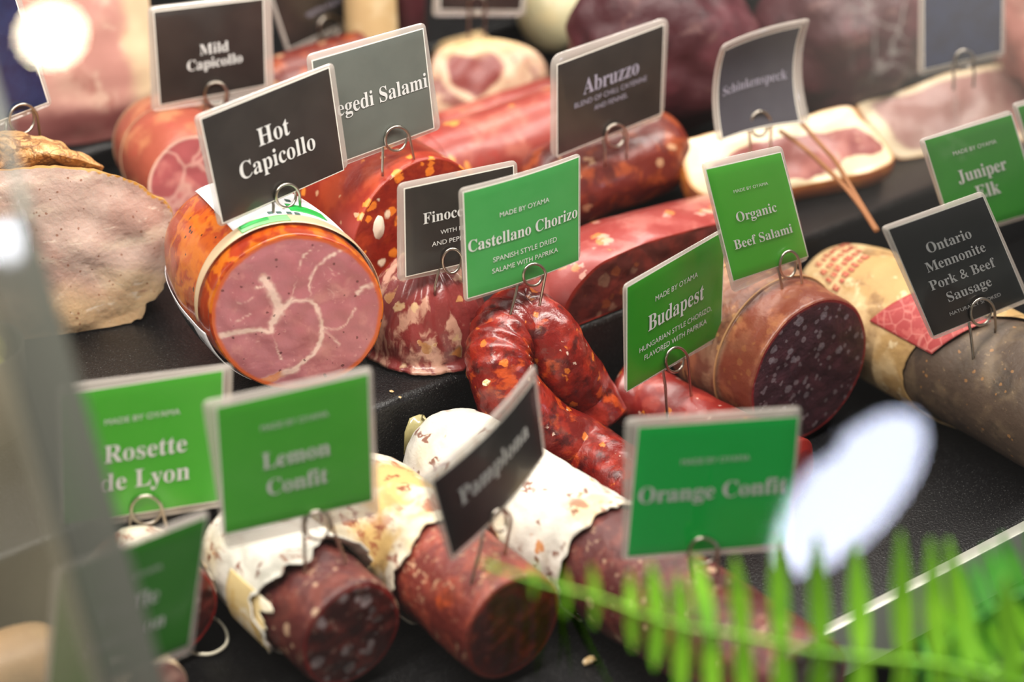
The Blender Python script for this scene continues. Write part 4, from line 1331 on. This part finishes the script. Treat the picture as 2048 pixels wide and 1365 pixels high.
card('green card reading Organic Beef Salami', [(1403, 326), (1564, 291), (1618, 519), (1466, 587)], [(1411, 339), (1560, 305), (1614, 512), (1466, 561)],
     (1582, 574, Z1 + .083), 'kelly', [(MADE, 0, .46, .25), ('Organic', 1, .54, .505, .49, 1.15), ('Beef Salami', 1, .78, .735, .5, 1.15)], (1574, 527, 18, (1563, 587), (1603, 582), 28))
card('black card reading Ontario Mennonite Pork & Beef Sausage', [(1763, 455), (1966, 382), (2062, 602), (1865, 681)], [(1776, 459), (1964, 393), (2050, 597), (1866, 671)],
     (1950, 690, Z1 + .064), 'ink', [('Ontario', 1, .47, .30), ('Mennonite', 1, .63, .455), ('Pork & Beef', 1, .70, .615), ('Sausage', 1, .47, .765), ('NATURALLY SMOKED', 0, .55, .885)],
     (1959, 622, 22, (1943, 712), (1988, 652), 28))
card('green card reading Juniper Elk, behind the Ontario card', [(1838, 280), (2022, 220), (2090, 425), (1906, 482)], [(1848, 281), (2021, 229), (2079, 420), (1906, 470)],
     (1990, 500, 'd', 1.30), 'leaf', [(MADE, 0, .5, .22), ('Juniper', 1, .56, .50, .5, 1.2), ('Elk', 1, .27, .71, .5, 1.2)], None)
card('sliver of a green card at the right edge behind Juniper Elk', [(2024, 208), (2190, 160), (2250, 360), (2086, 410)], [(2034, 214), (2185, 170), (2240, 352), (2088, 396)],
     (2130, 430, 'd', 1.335), 'leaf', [], None)
card('black card reading Finocchiona, half behind the Castellano card', [(795, 368), (1034, 320), (1040, 515), (795, 564)], [(809, 378), (1025, 332), (1030, 502), (812, 552)],
     (890, 560, Z2 + .0462), 'black', [('Finocchiona', 1, .68, .44), ('WITH FENNEL', 0, .37, .60), ('AND PEPPERCORN', 0, .53, .72)], (902, 520, 19, (868, 572), (925, 548), 26))
card('black card reading Mild Capicollo', [(295, 14), (543, -14), (549, 190), (303, 224)], [(308, 24), (525, -2), (530, 169), (321, 209)],
     (428, 226, Z2 + .060), 'black', [('Mild', 1, .27, .53, .53), ('Capicollo', 1, .52, .685, .53)], (431, 186, 22, (408, 228), (454, 224)))
card('card reading Szegedi Salami, a grey reflection painted into its colour', [(613, 110), (850, 44), (882, 258), (640, 350)], [(624, 122), (844, 58), (866, 255), (648, 335)],
     (793, 330, Z2 + .0835), 'grey', [('Szegedi Salami', 1, .97, .57, .5, 1.2)], (790, 276, 23, (762, 336), (826, 322)))
card('dark card reading Abruzzo, tall with a rounded corner', [(1102, 112), (1338, 32), (1327, 237), (1102, 320)], [(1114, 130), (1326, 50), (1320, 227), (1114, 311)],
     (1232, 310, Z2 + .048), 'black', [('Abruzzo', 1, .53, .43), ('BLEND OF CHILI, CAYENNE', 0, .69, .545), ('AND FENNEL', 0, .32, .65)], (1228, 270, 20, (1207, 318), (1250, 302), 24), radius=.007,
     letter=M_LETTER_DIM)
card('slate card reading Schinkenspeck with a curved left edge', [(1428, 82), (1602, 26), (1600, 234), (1417, 275)], [(1440, 97), (1588, 48), (1582, 233), (1430, 268)],
     (1520, 290, Z2 + .045), 'slate', [('Schinkenspeck', 1, .86, .57)], (1517, 246, 19, (1498, 300), (1538, 294), 26), cu=.004, cv=.006, letter=M_LETTER_DIM)
card('dark card with a painted bluish sheen at top right, in the haze', [(1838, -70), (2012, -100), (2010, 112), (1836, 152)], [(1848, -58), (2003, -85), (2001, 102), (1848, 138)],
     (1925, 150, 'd', 1.37), 'blue', [], (1925, 118, 18, (1905, 165), (1945, 160)))  # bluish sheen is painted through the blue card colour
card('black card tilted against the top edge, above Szegedi Salami', [(503, -108), (700, -198), (776, 12), (578, 116)], [(515, -95), (694, -180), (766, 8), (577, 97)],
     (660, 112, 'd', 1.46), 'black', [('WITH PAPRIKA', 0, .5, .80)], (656, 54, 22, (640, 112), (692, 118)), letter=M_LETTER_DIM)
card('black card cut by the top edge above the ringed pork neck', [(876, -170), (1070, -172), (1050, 33), (864, 33)], [(888, -160), (1060, -160), (1041, 20), (880, 18)],
     (950, 72, 'd', 1.455), 'black', [], (955, 8, 17, (938, 80), (968, 76)))
card('dark blue card cut by the left edge, on the roast turkey', [(-190, 50), (32, -40), (105, 210), (-118, 300)], [(-180, 52), (20, -30), (94, 204), (-118, 284)],
     (45, 265, 'd', 1.235), 'blue', [], (42, 236, 27, (7, 268), (77, 266)))
card('green card reading Rosette de Lyon, lower left', [(110, 772), (466, 728), (459, 1012), (120, 1066)], [(122, 790), (445, 741), (440, 1000), (128, 1048)],
     (300, 1060, Z1 + .0505), 'kelly', [(MADE, 0, .47, .275), ('Rosette', 1, .52, .57, .52), ('de Lyon', 1, .56, .79, .52)], (292, 1017, 31, (258, 1068), (331, 1046), 30))
card('green card reading Lemon Confit, on the torn white salami', [(404, 804), (745, 733), (759, 1030), (450, 1100)], [(433, 816), (735, 748), (742, 1000), (450, 1067)],
     (645, 1130, Z1 + .0565), 'kelly', [(MADE, 0, .45, .25), ('Lemon', 1, .455, .555), ('Confit', 1, .41, .77)], (634, 1048, 26, (608, 1146), (688, 1120), 30))
card('green card reading Orange Confit, lower right', [(1250, 838), (1604, 814), (1584, 1101), (1243, 1122)], [(1277, 855), (1596, 833), (1574, 1086), (1255, 1112)],
     (1405, 1150, Z1 + .0575), 'emerald', [(MADE, 0, .43, .305), ('Orange Confit', 1, .93, .585)], (1406, 1099, 29, (1382, 1150), (1434, 1146), 28))
card('black card reading Pamplona, slanted among the white salamis', [(852, 958), (1081, 731), (1100, 912), (908, 1130)], [(871, 966), (1075, 763), (1092, 912), (909, 1112)],
     (972, 1130, Z1 + .056), 'ink', [('Pamplona', 1, .70, .52)], (995, 1040, 18, (938, 1165), (1004, 1115), 24), yaw=54, cu=-.004)
card('green card reading Truffle Saucisson, lowest at the left beside the grey band', [(105, 1140), (418, 1020), (386, 1306), (85, 1425)], [(118, 1147), (412, 1034), (376, 1290), (96, 1408)],
     (255, 1390, 'd', 1.0), 'deep', [(MADE, 0, .44, .27), ('Truffle', 1, .44, .52), ('Saucisson', 1, .58, .74)], (240, 1345, 28, (215, 1400), (270, 1390)))

# ------------------------------------------------------------------ the fern in front
M_FERN = meat('fern_green', '#6fae1e', [('noise', '#8ccc2c', .7, 40, .45, .65), ('noise', '#4c8c1c', .6, 60, .55, .7)], rough=.45, bump=.2)
M_FERN_D = meat('fern_green_dark', '#3f8c2a', [('noise', '#62ac3c', .7, 40, .45, .65), ('noise', '#2c6a24', .6, 60, .55, .7)], rough=.45, bump=.2)
random.seed(5)


def leaflet(root, base, tip, wd, mat, bow=.15):
    ax = tip - base
    side = ax.cross(C_FW).normalized()
    nrm = side.cross(ax.normalized())
    nl, nw = 14, 4
    v, f = [], []
    for i in range(nl + 1):
        t = i / nl
        w_ = wd * (math.sin(math.pi * min(1, t * .86 + .12)) ** .7) * (1 - t * .35) * (1 + .10 * (i % 2)) if i < nl else wd * .03
        c = base + ax * t + nrm * (bow * ax.length * t * (1 - t))
        for j in range(-nw, nw + 1):
            s = j / nw
            v.append(c + side * w_ * s * .5 - nrm * (.12 * w_ * abs(s)) + nrm * .0002)
    k = 2 * nw + 1
    for i in range(nl):
        for j in range(2 * nw):
            a = i * k + j
            f.append((a, a + 1, a + k + 1, a + k))
    o = mesh_obj('leaflet', v, f, mat, root)
    s = o.modifiers.new('thick', 'SOLIDIFY'); s.thickness = .0003
    return o


def frond(root, px, d0, d1, n, up_len, dn_len, mat, wd=.0068, lean=.12, tips=None):
    n_ = len(px)
    pts = [P(x, y, d0 + (d1 - d0) * i / (n_ - 1)) for i, (x, y) in enumerate(px)]
    I = root.matrix_world.inverted()
    pts = [I @ p for p in catmull(pts, 12, False)]
    tube('stem', pts, lambda t: .0005 + .0010 * t, mat, root, ns=8)
    m_ = len(pts)
    for i in range(n):
        t = .03 + .95 * i / (n - 1)
        p = pts[int(t * (m_ - 1))]
        tg = (pts[min(m_ - 1, int(t * (m_ - 1)) + 1)] - pts[max(0, int(t * (m_ - 1)) - 1)]).normalized()
        for sgn, ln in ((1, up_len(t)), (-1, dn_len(t))):
            if ln <= 0: continue
            ln *= .82 + .32 * random.random()
            d = (C_UP * sgn - tg * (lean if sgn > 0 else lean * .2) + C_RT * (.16 * (random.random() - .5)) + C_FW * (.35 * (random.random() - .3))).normalized()
            leaflet(root, p, p + d * ln, wd * (.55 + .6 * t) * min(1, ln / .02), mat, .10 + .15 * random.random())


fern = thing('fern', Matrix.Translation(V((P(2140, 1385, .845).x, P(2140, 1385, .845).y, Z1 - .06))), 'bright green fern frond across the bottom right, out of focus', 'plant')
frond(fern, [(964, 1127), (1090, 1168), (1193, 1195), (1296, 1233), (1380, 1257), (1485, 1273), (1622, 1303), (1758, 1318), (1880, 1330), (2000, 1360), (2140, 1400)], .872, .845, 17,
      lambda t: .003 + .041 * min(1, t / .68) ** 1.3, lambda t: .003 + .034 * min(1, t / .55) ** 1.2, M_FERN, .0088)
tube('stalk', [fern.matrix_world.inverted() @ q for q in (P(2140, 1400, .845), P(2170, 1450, .848), V((fern.location.x + .005, fern.location.y, Z1 - .02)), V((fern.location.x, fern.location.y, Z1 - .06)))], .0022, M_FERN, fern, ns=8, k=6)
fern2 = thing('fern', Matrix.Translation(V((P(2200, 1330, .90).x, P(2200, 1330, .90).y, Z1 - .06))), 'darker green fern frond in the bottom right corner, behind the bright one', 'plant')
frond(fern2, [(1830, 1345), (1890, 1290), (1950, 1245), (2010, 1205), (2080, 1180), (2200, 1180)], .92, .90, 13, lambda t: .010 + .022 * t, lambda t: .012 + .026 * t, M_FERN_D, .0062, .35)
frond(fern2, [(1900, 1400), (1960, 1360), (2020, 1330), (2090, 1310), (2200, 1300)], .90, .90, 9, lambda t: .010 + .016 * t, lambda t: .010 + .018 * t, M_FERN, .0062, .45)
tube('stalk', [fern2.matrix_world.inverted() @ q for q in (P(2200, 1180, .90), P(2240, 1300, .90), V((fern2.location.x, fern2.location.y, Z1 - .06)))], .002, M_FERN_D, fern2, ns=8, k=6)

# ------------------------------------------------------------------ lamps of the shop, seen as reflections in the front glass; the last is added
def mirror(p):
    return p - GN * (2 * (p - (GP + GN * .01)).dot(GN))


def glow(name, col, e):
    m = N(name)
    em = m.add('ShaderNodeEmission', {'Color': lin(col), 'Strength': e})
    return m.out(em.outputs[0])


M_SHADE = plain('lamp_shade_metal', '#3a3a3c', .4, .6)


def pendant(label, px, py, d, rx, rz, col, e, tiltv=None):
    """A hanging lamp placed where its mirror image in the glass falls."""
    c = mirror(P(px, py, d))
    root = thing('pendant_lamp', Matrix.Translation(c), label, 'lamp')
    rings = []
    ax = V((0, 0, 1)) if tiltv is None else tiltv.normalized()
    s1 = ax.cross(V((1, 0, 0)) if abs(ax.x) < .8 else V((0, 1, 0))).normalized()
    s2 = ax.cross(s1)
    for i in range(1, 20):
        a = math.pi * i / 20
        rings.append([ax * (-rz * math.cos(a)) + (s1 * math.cos(b) + s2 * math.sin(b)) * rx * math.sin(a) for b in [2 * math.pi * j / 32 for j in range(32)]])
    rings_mesh('bulb', rings, glow('lamp_glow', col, e), root, True, True)
    top = V((0, 0, max(abs((ax * rz).z), rx) * .98))
    tube('cord', [top, top + V((0, 0, .5)), top + V((0, 0, 1.0))], .003, M_SHADE, root, ns=8)
    tube('cap', [top - V((0, 0, .005)), top + V((0, 0, .02)), top + V((0, 0, .04))], lambda t: .03 - .012 * t, M_SHADE, root, ns=16)
    print('lamp', label, tuple(round(x, 2) for x in c))
    return root


pendant('warm round pendant lamp hanging outside the case, mirrored in the glass at top left', 103, 70, 3.2, .040, .036, '#ffeec8', 120)


def mirror_dir(v):
    return v - GN * (2 * v.dot(GN))


pendant('long bluish white lamp outside the case, mirrored beside the Orange Confit card', 1702, 985, 3.0, .055, .125, '#dfe6ff', 36, mirror_dir(C_RT * .66 + C_UP * .75))
pendant('added white lamp outside the case, mirrored as a white blob on the grey glass band', 6, 464, 2.8, .020, .036, '#f4f6ff', 60, mirror_dir(C_RT * -.3 + C_UP * .9))  # added lamp, its mirror image makes the white blob on the band
